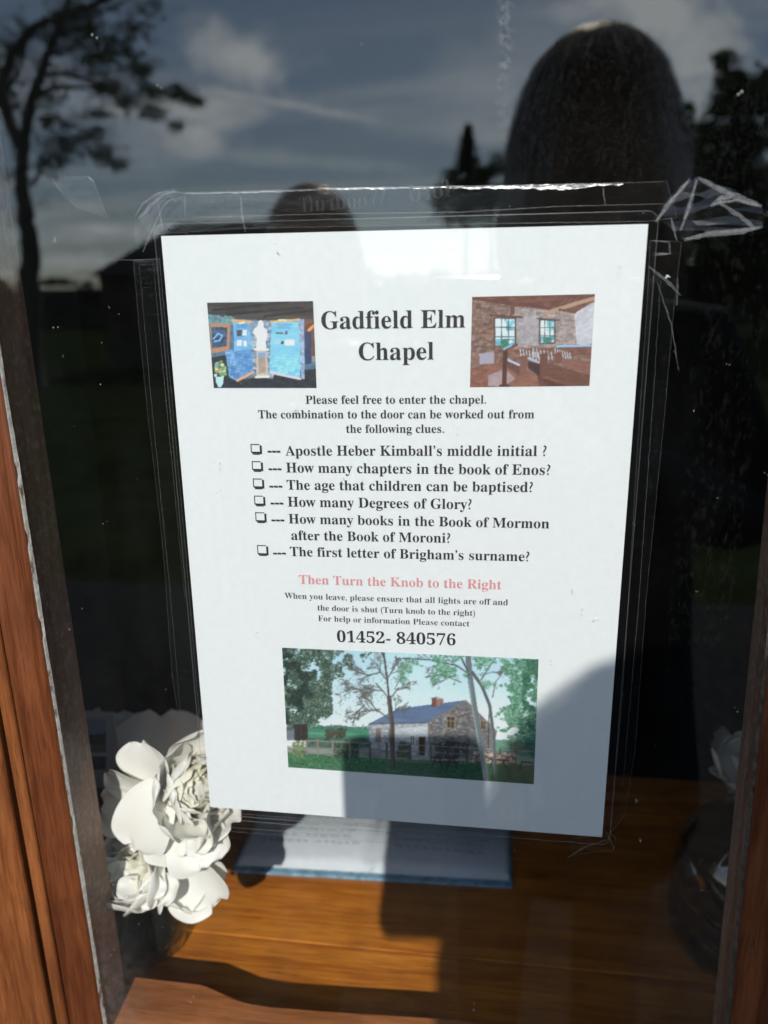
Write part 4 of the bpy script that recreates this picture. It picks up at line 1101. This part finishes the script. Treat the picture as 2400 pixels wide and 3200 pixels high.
# leaflet standing behind the flowers
lf = empty('leaflet', on_y(200, 1690, .12), 'white leaflet with a small landscape picture, behind the flowers at the left', 'leaflet')
def card_pts(x0, y0, x1, y1, Y): return [on_y(x0, y0, Y), on_y(x1, y0, Y), on_y(x1, y1, Y), on_y(x0, y1, Y)]
a, b, c_, d = card_pts(150, 1535, 244, 1705, .12)
bm = bmesh.new(); box(bm, (a.x, .1205, c_.z), (b.x, .122, a.z)); mesh_obj('card', bm, M['card'], lf)
cv = Canvas(40, 52, [(0, 0), (40, 0), (40, 52), (0, 52)], 2)
cv.im[:] = (150, 165, 190); cv.poly([(0, 18), (40, 14), (40, 34), (0, 34)], (70, 80, 72), 1, 20); cv.poly([(0, 26), (40, 26), (40, 34), (0, 34)], (130, 130, 126)); cv.poly([(0, 34), (40, 34), (40, 38), (0, 38)], (205, 208, 212)); cv.poly([(0, 38), (40, 38), (40, 53), (0, 53)], (84, 76, 100), 1, 10)
q = [on_y(165, 1553, .1203), on_y(229, 1553, .1203), on_y(229, 1662, .1203), on_y(165, 1662, .1203)]
cv.obj(lf, [(p.x, p.z) for p in q], .1202)

# ------------------------------------------------------------------ open book on the sill
bk = empty('open_book', (.06, .21, SZ), 'open white visitor book with a pale blue cover lying on the sill below the notice', 'book')
bx0, bx1, by0, by1 = -.0585, .1755, .1735, .300
ang = math.atan2(.0094, bx1 - bx0)
def bq(u, v, z): return Vector((bx0 + u*(bx1-bx0), by0 + v*(by1-by0) + math.tan(ang)*u*(bx1-bx0), SZ + z))
bm = bmesh.new()
pts = [(0, 0), (1, 0), (1, 1), (0, 1)]
lo = [bm.verts.new(bq(u, v, .0005)) for u, v in pts]; hi = [bm.verts.new(bq(u, v, .0032)) for u, v in pts]
bm.faces.new(list(reversed(lo))); bm.faces.new(hi)
for i in range(4): bm.faces.new((lo[i], lo[(i+1) % 4], hi[(i+1) % 4], hi[i]))
bevel(bm, .0008, 2)
mesh_obj('cover', bm, M['cover'], bk)
def page_z(u): 
    t = abs(u - .5)*2
    return .0045 + .0075*(1 - t)**.6*(1 - math.exp(-((u-.5)/.025)**2)*.7) + .003*t
bm = bmesh.new(); nu = 48; prev = None
for i in range(nu + 1):
    u = .012 + .976*i/nu; z = page_z(u)
    ring = [bm.verts.new(bq(u, .050, .0033)), bm.verts.new(bq(u, .050 + .03, z*.72)), bm.verts.new(bq(u, .115, z)), bm.verts.new(bq(u, .97, z)), bm.verts.new(bq(u, .97, .0033))]
    if prev:
        for j in range(4):
            f = bm.faces.new((prev[j], prev[j+1], ring[j+1], ring[j])); f.smooth = (j in (1, 2))
    else: bm.faces.new(ring)
    prev = ring
bm.faces.new(prev)
bmesh.ops.recalc_face_normals(bm, faces=list(bm.faces))
mesh_obj('pages', bm, M['page'], bk)
r = random.Random(4)
for (u0, u1) in ((.06, .46), (.53, .95)):
    bm = bmesh.new()
    for row in range(11):
        v = .24 + row*.062
        u = u0 + r.uniform(0, .05); end = u1 - r.uniform(0, .08)
        while u < end:
            wl = r.uniform(.010, .04); pl = []
            for i in range(int(wl*260)):
                uu = u + i/260
                pl.append(bq(uu, v + .014*math.sin(i*2.4 + r.uniform(-.6, .6)) - (uu-.5)*.02, page_z(uu) + .00025))
            if len(pl) > 2: tube(bm, pl, .00042, 4)
            u += wl + r.uniform(.005, .011)
    mesh_obj('handwriting', bm, M['pencil'], bk)

# ------------------------------------------------------------------ dark glass jar at the right
JC = Vector((.343, .152, SZ))
jar = empty('glass_jar', JC, 'dark rounded glass jar in shadow at the right end of the sill', 'jar')
prof = [(.0, .001), (.046, .001), (.050, .004), (.0525, .016), (.0535, .026), (.0525, .031), (.0515, .0325), (.0525, .034), (.053, .042), (.0525, .050), (.0515, .0515), (.0522, .053), (.051, .066), (.047, .081), (.040, .094), (.030, .103), (.018, .108), (.0, .110)]
bm = bmesh.new(); lathe(bm, [(q, SZ + z) for q, z in prof], JC, 64)
mesh_obj('body', bm, M['jar'], jar)
bm = bmesh.new(); lathe(bm, [(.0, SZ + .1095), (.006, SZ + .1095), (.0045, SZ + .113), (.007, SZ + .118), (.005, SZ + .122), (.0, SZ + .123)], JC, 24)
mesh_obj('knob', bm, M['jar'], jar)
blossom('pale shaded flower half hidden behind the dark jar at the right', on_y(1632, 1690, .235), (-.25, -.35, .85),
  [(6, .050, .024, D(60), D(10), .3, .05, .003, 'petal', ()), (6, .040, .018, D(40), D(0), .35, .07, .003, 'petal', ())],
  77, .3, (.425, .26, SZ + .002))

# ------------------------------------------------------------------ outside: everything seen mirrored in the glass
GZ = -1.45
bm = bmesh.new(); bm.faces.new([bm.verts.new(p) for p in ((-400, -800, GZ), (400, -800, GZ), (400, .02, GZ), (-400, .02, GZ))])
setting(mesh_obj('lawn', bm, M['lawn']))
bm = bmesh.new(); bm.faces.new([bm.verts.new(p) for p in ((-12, -3.2, GZ + .004), (14, -3.2, GZ + .004), (14, -.001, GZ + .004), (-12, -.001, GZ + .004))])
setting(mesh_obj('path', bm, M['gravel']))

def leaf_cloud(bm, c, rad, n, size, r):
    for _ in range(n):
        d = Vector((r.gauss(0, 1), r.gauss(0, 1), r.gauss(0, 1)))
        d = d.normalized()*(r.random()**.45)
        p = c + Vector((d.x*rad[0], d.y*rad[1], d.z*rad[2]))
        s = size*r.uniform(.5, 1.3)
        a = Vector((r.gauss(0, 1), r.gauss(0, 1), r.gauss(0, 1))).normalized(); b = a.orthogonal().normalized()
        bm.faces.new([bm.verts.new(p + v) for v in (a*s, b*s*.5, -a*s, -b*s*.5)])
def tree(label, Y, branches, clouds, seed, leaf=.07, group=None, name='broadleaf_tree', fine=0):
    r = random.Random(seed); k = (Y + .35)/1659.0*1.02
    base = outside(*branches[0][1][0], Y); base.z = GZ
    root = empty(name, base, label, 'tree', group)
    bm = bmesh.new(); tips = []
    for (w, pts, dep) in branches:
        pl = []; rr = []
        P = [outside(x, y, Y + dep*i/max(1, len(pts)-1)) for i, (x, y) in enumerate(pts)]
        n = len(P)
        for i in range(n-1):
            for j in range(6):
                t = (i + j/6)/(n-1)
                p = P[i].lerp(P[i+1], j/6) + Vector((r.uniform(-1, 1), r.uniform(-1, 1), r.uniform(-1, 1)))*k*w*.10
                pl.append(p); rr.append(k*w*.5*(1 - .62*t))
        pl.append(P[-1]); rr.append(k*w*.5*.36)
        if (w, pts, dep) == branches[0]:
            pl.insert(0, base - Vector((0, 0, .05))); rr.insert(0, rr[0]*1.25)
        tube(bm, pl, rr, 8)
        if fine:                                               # fine twigs, each forking again
            for _ in range(fine):
                i = r.randrange(len(pl)//4, len(pl)); L = k*r.uniform(14, 60)
                d = Vector((r.gauss(0, 1), r.gauss(0, .8), r.gauss(.15, .8))).normalized(); e = pl[i] + d*L
                tube(bm, [pl[i], pl[i].lerp(e, .5) + Vector((0, 0, k*2)), e], [k*1.1, k*.8, k*.45], 4)
                for _ in range(3):
                    d2 = (d + Vector((r.gauss(0, .7), r.gauss(0, .7), r.gauss(-.1, .7)))).normalized(); b0 = pl[i].lerp(e, r.uniform(.4, 1))
                    e2 = b0 + d2*L*r.uniform(.3, .7); tube(bm, [b0, e2], [k*.7, k*.35], 4)
                    tips.append(e2)
        for _ in range(5 if w > 3 else 2):                     # twigs
            i = r.randrange(len(pl)//3, len(pl)); L = k*r.uniform(18, 55)
            d = Vector((r.gauss(0, 1), r.gauss(0, .6), r.gauss(.3, .8))).normalized()
            tube(bm, [pl[i], pl[i] + d*L*.5, pl[i] + d*L + Vector((0, 0, -L*.1))], [k*1.6, k*1.1, k*.5], 5)
    mesh_obj('trunk', bm, M['bark'], root)
    bm = bmesh.new()
    for (x, y, rx, ry, n) in clouds:
        for _ in range(max(1, n//9)):
            ox, oy = x + r.gauss(0, rx*.58), y + r.gauss(0, ry*.62)
            q = outside(ox, oy, Y + r.uniform(-.12, .12)*Y*.4)
            s = k*r.uniform(5, 17)
            leaf_cloud(bm, q, (s*1.5, s, s*.8), 9, leaf, r)
    for e in tips: leaf_cloud(bm, e, (k*9, k*9, k*6), 3, leaf, r)
    mesh_obj('crown', bm, M['foliage'], root)
    return root
tree('tall spreading tree mirrored at the left of the pane, its dark trunk beside the frame', 12,
  [(52, [(62, 760), (66, 610), (58, 480), (50, 380), (44, 310)], 0), (26, [(46, 330), (60, 255), (82, 180), (100, 120), (128, 60), (150, 0), (168, -60)], .6), (26, [(44, 320), (20, 260), (4, 190), (30, 110), (70, 60), (130, 38), (210, 10), (280, -30)], -.8),
   (11, [(70, 215), (110, 190), (160, 188), (220, 196), (260, 214)], 1.0), (10, [(84, 165), (130, 158), (190, 172), (260, 200), (300, 235)], -1), (9, [(100, 120), (140, 112), (180, 96)], .5), (12, [(12, 240), (-10, 200), (-30, 130)], -1),
   (9, [(30, 110), (44, 80), (96, 74), (140, 84)], .7), (9, [(70, 400), (95, 355), (118, 330), (150, 318)], .5), (8, [(60, 255), (20, 220), (-8, 228)], -.6), (9, [(128, 60), (170, 40), (230, 24), (290, -4)], .8), (8, [(18, 200), (50, 130), (60, 84)], -.7)],
  [(195, 70, 42, 26, 620), (250, 110, 40, 26, 640), (205, 125, 40, 24, 420), (300, 150, 34, 22, 480), (240, 185, 40, 18, 420), (330, 200, 40, 16, 420), (385, 205, 32, 14, 400), (425, 222, 18, 10, 200), (330, 245, 26, 12, 260), (375, 275, 12, 8, 150), (270, 225, 30, 12, 220), (300, 60, 36, 22, 260),
   (120, 265, 36, 20, 420), (200, 245, 26, 14, 200), (150, 310, 50, 22, 560), (225, 335, 36, 18, 420), (260, 355, 16, 10, 160), (110, 350, 34, 16, 300), (190, 290, 40, 16, 300), (100, 215, 24, 16, 200), (160, 20, 40, 20, 220), (20, 120, 30, 40, 200), (330, 20, 30, 16, 160)],
  5, .034, None, 'broadleaf_tree', 20)
RT = 'leafy trees mirrored at the right'
tree('dark leafy tree mirrored at the right edge of the pane', 26, [(22, [(1640, 760), (1620, 560), (1600, 380), (1580, 240), (1568, 150)], 0), (10, [(1600, 400), (1540, 330), (1500, 270)], 1), (10, [(1600, 360), (1650, 280), (1680, 200)], 1)],
  [(1565, 130, 16, 16, 260), (1580, 175, 26, 24, 600), (1560, 230, 26, 22, 560), (1620, 215, 34, 30, 800), (1660, 170, 26, 26, 560), (1540, 290, 40, 26, 800), (1610, 300, 44, 36, 1300), (1570, 370, 60, 36, 1500), (1640, 400, 44, 44, 1400), (1540, 430, 60, 30, 1300), (1600, 480, 60, 40, 1500), (1500, 330, 22, 18, 360), (1690, 260, 40, 60, 900), (1560, 560, 80, 40, 1800), (1660, 520, 60, 60, 1500), (1500, 600, 90, 40, 1600), (1640, 620, 80, 40, 1600)], 8, .10, RT)
tree('shorter leafy tree mirrored just right of the head', 24, [(18, [(1480, 760), (1478, 560), (1484, 400), (1480, 300)], 0), (8, [(1482, 420), (1450, 360), (1440, 310)], .8)],
  [(1478, 240, 12, 12, 160), (1470, 290, 22, 22, 520), (1490, 340, 34, 26, 800), (1455, 350, 26, 26, 600), (1470, 410, 46, 36, 1300), (1490, 490, 50, 40, 1400), (1430, 430, 40, 40, 900), (1440, 520, 60, 40, 1200)], 9, .095, RT)
def conifer(label, x, ytop, ybot, w, Y, seed):
    r = random.Random(seed); k = (Y+.35)/1659.0
    top = outside(x, ytop, Y); bot = Vector((top.x, top.y, GZ))
    root = empty('conifer', bot, label, 'tree', 'trees beyond the lawn')
    bm = bmesh.new(); tube(bm, [bot, top], [k*7, k*.8], 8); mesh_obj('trunk', bm, M['bark'], root)
    bm = bmesh.new(); H_ = outside(x, ytop, Y).z - outside(x, ybot, Y).z
    for i in range(26):
        t = (i/25)**1.1; z = top.z - t*H_*1.25
        for j in range(9):
            a = r.uniform(0, 6.3); L = k*w*(.10 + .9*t)*r.uniform(.55, 1.15)
            d = Vector((math.cos(a), math.sin(a), -.28))
            for s in range(5):
                leaf_cloud(bm, Vector((top.x, top.y, z)) + d*L*(s+.5)/5, (k*4, k*4, k*2.2), 5, .07, r)
    mesh_obj('crown', bm, M['foliage'], root)
    return root
conifer('pointed conifer mirrored between the two heads', 1010, 270, 410, 66, 30, 3)
tree('low bushy tree mirrored beside the conifer, left of the tall head', 31, [(12, [(1062, 700), (1062, 480), (1060, 400)], 0)], [(1052, 375, 16, 16, 420), (1075, 360, 16, 14, 300), (1045, 420, 40, 26, 1100), (975, 385, 14, 16, 260), (960, 430, 26, 20, 500), (1010, 460, 60, 30, 1000)], 12, .09)
# hedge
hd = empty('hedge', outside(150, 700, 40), 'long dark hedge mirrored along the horizon', 'hedge')
bm = bmesh.new(); r = random.Random(6)
for i in range(420):
    x = r.uniform(-46, 40); h = 1.45 + outside(150, 616, 40).z + .25*mnoise.noise((x*.5, 0, 0)) + .15*r.random()
    for zz in (r.uniform(.1, .5)*h, r.uniform(.5, .9)*h, h):
        leaf_cloud(bm, Vector((x, -40 + r.uniform(-.5, .5), GZ + zz)), (.5, .4, .25), 16, .17, r)
mesh_obj('foliage', bm, M['foliage'], hd)
bm = bmesh.new(); box(bm, (-46, -40.3, GZ), (40, -39.8, GZ + 2.0)); mesh_obj('stems', bm, M['bark'], hd)

# low barn with a hipped dark roof
Yb = 16
A = outside(352, 474, Yb); B = outside(640, 472, Yb); E0 = outside(236, 598, Yb); zr, ze = A.z, E0.z
barn = empty('barn', (B.x, -Yb, GZ), 'low dark barn with a hipped roof mirrored left of the notice', 'barn')
xl = E0.x; dep = 2.6; xr = B.x + (A.x - xl)
bm = bmesh.new()
v = [bm.verts.new(p) for p in ((xl, -Yb+1.2-1.2+.9, ze), (xr, -Yb+.9, ze), (xr, -Yb-dep, ze), (xl, -Yb-dep, ze), (A.x, -Yb-.85, zr), (B.x, -Yb-.85, zr))]
for f in ((0, 1, 5, 4), (1, 2, 5), (2, 3, 4, 5), (3, 0, 4), (0, 3, 2, 1)): bm.faces.new([v[i] for i in f])
mesh_obj('roof', bm, M['roof'], barn)
bm = bmesh.new(); box(bm, (xl + .12, -Yb - dep + .2, GZ), (xr - .12, -Yb + .7, ze - .003)); mesh_obj('wall', bm, M['barn_wall'], barn)
bm = bmesh.new(); box(bm, (xl + 1.2, -Yb + .703, GZ), (xl + 2.1, -Yb + .74, ze - .15)); mesh_obj('door', bm, M['roof'], barn)

# ------------------------------------------------------------------ people
def skin_mesh(name, chains, mat_, parent, sub=2, root=0):
    """chains: lists of (point, radius); a chain may start from an earlier vertex given as an index"""
    bm = bmesh.new(); vs = []; rad = []
    for ch in chains:
        prev = None
        for it in ch:
            if isinstance(it, int): prev = vs[it]; continue
            p, q = it
            nv = bm.verts.new(p); vs.append(nv); rad.append(q)
            if prev is not None: bm.edges.new((prev, nv))
            prev = nv
    o = mesh_obj(name, bm, mat_, parent)
    sk = o.modifiers.new('skin', 'SKIN'); sk.use_smooth_shade = True
    for i, q in enumerate(rad):
        d = o.data.skin_vertices[0].data[i]
        d.radius = q if isinstance(q, tuple) else (q, q)
        d.use_root = (i == root)
    s = o.modifiers.new('smooth', 'SUBSURF'); s.levels = sub; s.render_levels = sub
    return o
def person(label, head_c, ground, shoulder_w, hands, coat, hairmat, seed, face_tilt=-.35):
    hx, hy, hz = head_c                                         # centre of the skull
    root = empty('person', (hx, hy, ground), label, 'person')
    V = Vector
    neck = V((hx, hy - .015, hz - .17)); chest = V((hx, hy - .035, hz - .36)); belly = V((hx, hy - .02, hz - .58)); pelvis = V((hx, hy - .02, hz - .78))
    sh = [V((hx + s*shoulder_w, hy - .03, hz - .275)) for s in (-1, 1)]
    chains = [[(pelvis, (.145, .105)), (belly, (.125, .095)), (chest, (.135, .10)), (V((hx, hy - .03, hz - .25)), (.085, .07)), (neck, .052), (V((hx, hy + .0, hz - .09)), (.058, .068)), (V((hx, hy + .005, hz - .02)), (.072, .090)), (V((hx, hy - .005, hz + .005)), (.064, .078)), (V((hx, hy - .008, hz + .030)), (.034, .040))]]
    idx = 9
    for k_, s in enumerate((-1, 1)):
        el, wr = V(hands[k_][0]), V(hands[k_][1])
        chains.append([2, (sh[k_], .058), (sh[k_].lerp(el, .5), .047), (el, .040), (el.lerp(wr, .55), .034), (wr, .025)])
        idx += 5
        palm = V(hands[k_][2]); nrm = (palm - wr).normalized()
        chains.append([idx - 1, (palm, (.036, .016))]); pi = idx; idx += 1
        for f in hands[k_][3]:                                   # five fingers, each its own bent chain
            chains.append([pi] + [(V(p), q) for p, q in f]); idx += len(f)
    for s in (-1, 1):
        hip = pelvis + V((s*.085, 0, -.09)); knee = V((hx + s*.095, hy + .0, ground + .47)); an = V((hx + s*.10, hy - .03, ground + .09))
        chains.append([0, (hip, .088), (hip.lerp(knee, .5), .074), (knee, .056), (knee.lerp(an, .4), .052), (an, .036), (V((an.x, an.y + .10, ground + .045)), (.040, .030)), (V((an.x, an.y + .17, ground + .03)), (.036, .022))])
    skin_mesh('body', chains, M['skin'], root, 2)
    # face
    for s in (-1, 1):
        bm = bmesh.new(); bmesh.ops.create_uvsphere(bm, u_segments=12, v_segments=8, radius=.0115, matrix=Matrix.Translation((hx + s*.031, hy + .071, hz - .03)))
        mesh_obj('eyelid', bm, M['skin'], root, True)
    bm = bmesh.new(); tube(bm, [(hx, hy + .085, hz - .005), (hx, hy + .096, hz - .04), (hx, hy + .101, hz - .055), (hx, hy + .088, hz - .062)], [.008, .011, .014, .012], 10); mesh_obj('nose', bm, M['skin'], root, True)
    bm = bmesh.new(); tube(bm, [(hx - .024, hy + .078, hz - .090), (hx, hy + .090, hz - .088), (hx + .024, hy + .078, hz - .090)], [.003, .007, .003], 8); mesh_obj('mouth', bm, simple('lips', (.40, .16, .14), .45, .1, 30), root, True)
    for s in (-1, 1):
        bm = bmesh.new(); bmesh.ops.create_uvsphere(bm, u_segments=12, v_segments=8, radius=1, matrix=Matrix.Translation((hx + s*.074, hy - .005, hz - .035)) @ Matrix.Diagonal((.010, .018, .030, 1))); mesh_obj('ear', bm, M['skin'], root, True)
    # coat: body and sleeves
    cc = [[(V((hx + .02, hy - .02, ground + .50)), .25), (pelvis + V((0, 0, -.06)), .215), (belly, .175), (chest, (.165, .150)), (V((hx, hy - .03, hz - .255)), (.098, .084)), (V((hx, hy - .018, hz - .215)), (.070, .066))]]
    for k_, s in enumerate((-1, 1)):
        el, wr = V(hands[k_][0]), V(hands[k_][1])
        cc.append([3, (sh[k_], .070), (sh[k_].lerp(el, .5), .061), (el, .054), (el.lerp(wr, .55), .047), (el.lerp(wr, .93), .040)])
    skin_mesh('coat', cc, M[coat], root, 2)
    tr = [[(pelvis + V((0, 0, .02)), (.150, .112)), (pelvis + V((0, 0, -.07)), (.140, .108))]]
    for s in (-1, 1):
        hip = pelvis + V((s*.085, 0, -.10)); knee = V((hx + s*.095, hy, ground + .47)); an = V((hx + s*.10, hy - .03, ground + .09))
        tr.append([1, (hip, .098), (hip.lerp(knee, .5), .084), (knee, .068), (knee.lerp(an, .5), .062), (an, .056)])
    skin_mesh('trousers', tr, M['jeans'], root, 2)
    for s in (-1, 1):
        an = V((hx + s*.10, hy - .03, ground + .05))
        skin_mesh('shoe', [[(an + V((0, -.02, .02)), (.046, .042)), (an + V((0, .08, -.005)), (.048, .036)), (an + V((0, .18, -.02)), (.042, .026))]], M['shoe'], root, 2)
    # hair: a shoulder length bob, open at the face
    r = random.Random(seed); bm = bmesh.new(); top = hz + .118
    def bow(v):                                              # the head is bowed towards the telephone
        w_ = min(1.0, max(0.0, (v.z - (hz - .03))/.09)); an_ = -math.radians(13)*w_
        y0, z0 = v.y - hy, v.z - hz - .02
        return Vector((v.x, hy + y0*math.cos(an_) - z0*math.sin(an_), hz + .02 - .010*w_ + y0*math.sin(an_) + z0*math.cos(an_)))
    prof = [(0, .004), (.005, .027), (.014, .047), (.041, .079), (.082, .101), (.12, .112), (.15, .119), (.20, .125), (.235, .129), (.28, .128), (.30, .118)]
    nseg = 96; rings = []
    for (dz, rr) in prof:
        ring = []
        for j in range(nseg):
            a = -PI/2 + 2*PI*j/nseg                              # j = 0 points to the back
            st = .0022*math.sin(a*31 + dz*30) + .0018*math.sin(a*57 + 2) + .002*r.uniform(-1, 1)*(1 if dz > .01 else 0)
            part = -.010*math.exp(-((a - PI/2*.80)/.16)**2)*(1 if dz < .06 else 0)
            front = max(0, math.sin(a))                          # +y side
            q = rr + st*(.4 + dz*3)
            X = hx + (q + part)*math.cos(a)*(.97 if math.cos(a) > 0 else .97 - .06*min(1, dz/.1)); Yq = hy - .008 + (q + part)*math.sin(a)*1.08
            if dz > .225 and front > .78:                          # open the face
                k2 = min(1, (front - .78)/.15)*min(1, (dz - .225)/.05)
                X += math.copysign(.028, math.cos(a))*k2*.6; Yq -= .055*k2
            ring.append(bm.verts.new(bow(Vector((X, Yq, top - dz + .004*math.sin(a*13)*(1 if dz > .28 else 0))))))
        rings.append(ring)
    for i, (P_, Q_) in enumerate(zip(rings, rings[1:])):
        if prof[i][0] < .040: continue                             # the crown itself is loose strands
        for j in range(nseg):
            a = -PI/2 + 2*PI*(j+.5)/nseg
            if prof[i][0] >= .235 and math.sin(a) > .90: continue
            bm.faces.new((P_[j], Q_[j], Q_[(j+1) % nseg], P_[(j+1) % nseg]))
    bmesh.ops.recalc_face_normals(bm, faces=list(bm.faces))
    for ring in rings[:3]: bmesh.ops.delete(bm, geom=ring, context='VERTS')
    for i in range(1900):                                     # loose strands lying over the crown
        a0 = r.uniform(0, 6.283); q0 = r.uniform(0, .03); lift = r.uniform(-.010, .005)*(1 if r.random() < .93 else -.4)
        prev = None; L = r.uniform(.18, .95); fade = r.uniform(.006, .050); bend = r.uniform(-.5, .5)
        for j in range(9):
            t = j/8*L
            dz = .0 + .20*t**1.6
            rr = np.interp(dz, [d_ for d_, _ in prof], [q_ for _, q_ in prof]) + lift*math.sin(PI*min(1, t*1.2 + .1))
            a = a0 + bend*t
            c0 = Vector((hx + rr*math.cos(a)*.97, hy - .008 + rr*math.sin(a)*1.08, top - dz + lift*.8))
            wv = Vector((-math.sin(a), math.cos(a), r.uniform(-.4, .4)))*.0008
            cur = (bm.verts.new(bow(c0 - wv)), bm.verts.new(bow(c0 + wv)))
            if prev: bm.faces.new((prev[0], cur[0], cur[1], prev[1])).material_index = 1 if dz < fade else 0  # painted sunlit tone near the crown, plain hair colour further down
            prev = cur
    o = mesh_obj('hair', bm, [M[hairmat], M[hairmat + '_strands']], root, True)
    return root

# the telephone: its lens is the camera
PWD, PHT, PUP, PRT = .0745, .146, .0125, .0150
Mph = Matrix(((RIGHT.x, FWD.x, -DOWN.x, CAM.x), (RIGHT.y, FWD.y, -DOWN.y, CAM.y), (RIGHT.z, FWD.z, -DOWN.z, CAM.z), (0, 0, 0, 1)))
def phone():
    root = empty('mobile_phone', CAM - FWD*.01, 'dark mobile phone held up to the glass by the person with long hair', 'phone')
    pts = rrect(PRT - PWD, PRT, PUP - PHT, PUP, .0115, 0, 8)
    bm = bmesh.new()
    a = [bm.verts.new(Mph @ Vector((p.x, -.0135, p.z))) for p in pts]; b = [bm.verts.new(Mph @ Vector((p.x, -.0045, p.z))) for p in pts]
    n = len(pts); bm.faces.new(a); bm.faces.new(list(reversed(b)))
    for i in range(n): bm.faces.new((a[i], b[i], b[(i+1) % n], a[(i+1) % n]))
    bmesh.ops.recalc_face_normals(bm, faces=list(bm.faces))
    mesh_obj('case', bm, M['phone_body'], root)
    bm = bmesh.new(); pts = rrect(PRT - PWD + .004, PRT - .004, PUP - PHT + .004, PUP - .004, .009, 0, 6)
    bm.faces.new([bm.verts.new(Mph @ Vector((p.x, -.0138, p.z))) for p in pts]); mesh_obj('screen', bm, M['lens'], root)
    for (x, z) in ((0, 0), (0, -.018), (-.016, -.009)):
        bm = bmesh.new(); bmesh.ops.create_cone(bm, cap_ends=True, segments=24, radius1=.0062, radius2=.0060, depth=.003, matrix=Mph @ Matrix.Translation((x, -.0036, z)) @ Matrix.Rotation(PI/2, 4, 'X')); mesh_obj('lens', bm, M['lens'], root)
    return root
phone()
def PH3(x, y, z): return tuple(Mph @ Vector((x, y, z)))          # a point in the telephone's own axes
RE = PRT                                                          # right edge of the telephone
zb = PUP - PHT
rp = PH3(RE + .020, -.030, zb + .030)
r_f = [[(PH3(RE + .014, -.010, zb + .058), .0095), (PH3(RE + .004, .004, zb + .060), .0085), (PH3(RE - .020, .006, zb + .062), .0075)],
       [(PH3(RE + .014, -.008, zb + .038), .0095), (PH3(RE + .004, .005, zb + .040), .0088), (PH3(RE - .024, .006, zb + .042), .0078)],
       [(PH3(RE + .014, -.008, zb + .018), .0092), (PH3(RE + .004, .005, zb + .019), .0085), (PH3(RE - .020, .006, zb + .021), .0075)],
       [(PH3(RE + .014, -.010, zb + .000), .0085), (PH3(RE + .004, .004, zb + .002), .0075), (PH3(RE - .012, .006, zb + .006), .0066)],
       [(PH3(RE + .004, -.030, zb + .056), .0105), (PH3(RE - .006, -.026, zb + .072), .0095), (PH3(RE - .014, -.022, zb + .082), .0085)]]
HC = (.272, -.745, .176)
lw = (HC[0] - .10, HC[1] + .13, HC[2] - .74); le = (HC[0] - .22, HC[1] - .05, HC[2] - .56)
lp = (lw[0] + .01, lw[1] + .03, lw[2] - .075)
l_f = [[((lp[0] + .012*(i-1.5), lp[1] + .02, lp[2] - .045), .0090), ((lp[0] + .012*(i-1.5), lp[1] + .026, lp[2] - .070 + .006*abs(i-1.5)), .0082), ((lp[0] + .012*(i-1.5), lp[1] + .018, lp[2] - .090 + .008*abs(i-1.5)), .0074)] for i in range(4)]
l_f.append([((lp[0] + .030, lp[1] + .015, lp[2] + .0), .0105), ((lp[0] + .040, lp[1] + .03, lp[2] - .025), .0092), ((lp[0] + .040, lp[1] + .036, lp[2] - .045), .0082)])
rw = PH3(RE + .045, -.055, zb - .035)
person('tall person with long brown hair and navy coat holding up a phone, mirrored at right', HC, GZ, .165,
       [(le, lw, lp, l_f), ((HC[0] + .22, HC[1] + .06, HC[2] - .50), rw, rp, r_f)], 'coat', 'hair', 2)
HC2 = (-.262, -1.47, .105)
def hang(s):
    w = (HC2[0] + s*.235, HC2[1] + .03, HC2[2] - .80); e = (HC2[0] + s*.225, HC2[1] - .05, HC2[2] - .55); p = (w[0], w[1] + .01, w[2] - .075)
    fs = [[((p[0], p[1] + .012*(i-1.5), p[2] - .045), .0090), ((p[0] - s*.006, p[1] + .012*(i-1.5), p[2] - .070 + .006*abs(i-1.5)), .0082), ((p[0] - s*.016, p[1] + .012*(i-1.5), p[2] - .090 + .008*abs(i-1.5)), .0074)] for i in range(4)]
    fs.append([((p[0] - s*.012, p[1] + .032, p[2] + .0), .0105), ((p[0] - s*.018, p[1] + .042, p[2] - .025), .0092), ((p[0] - s*.022, p[1] + .042, p[2] - .045), .0082)])
    return (e, w, p, fs)
person('shorter person with fair hair in a black coat, mirrored above the notice', HC2, GZ, .165, [hang(-1), hang(1)], 'coat_black', 'hair_fair', 5)

# ------------------------------------------------------------------ small dirt on the pane
bm = bmesh.new(); r = random.Random(21)
for (x, y, s) in ((118, 518, 3), (265, 318, 2), (1442, 597, 5), (150, 1360, 2), (560, 700, 1), (1328, 555, 2), (510, 1078, 2), (216, 830, 2), (1375, 2130-400, 3), (1385, 1815, 4), (1240, 1273, 4), (1290, 1332, 5), (592, 520, 4), (634, 876, 6), (640, 880, 4), (900, 745, 5), (905, 735, 3)) + tuple((r.uniform(120, 1560), r.uniform(20, 2150), r.uniform(.6, 1.8)) for _ in range(150)):
    p = on_y(x, y, -.0046)
    for _ in range(int(2 + s)):
        q = p + Vector((r.gauss(0, 1), 0, r.gauss(0, 1)))*.00016*s
        bmesh.ops.create_icosphere(bm, subdivisions=1, radius=.00006*s*r.uniform(.5, 1.2), matrix=Matrix.Translation(q))
ob = mesh_obj('dust', bm, simple('dust', (.75, .73, .66), .8, .3, 900)); setting(ob, 'stuff')
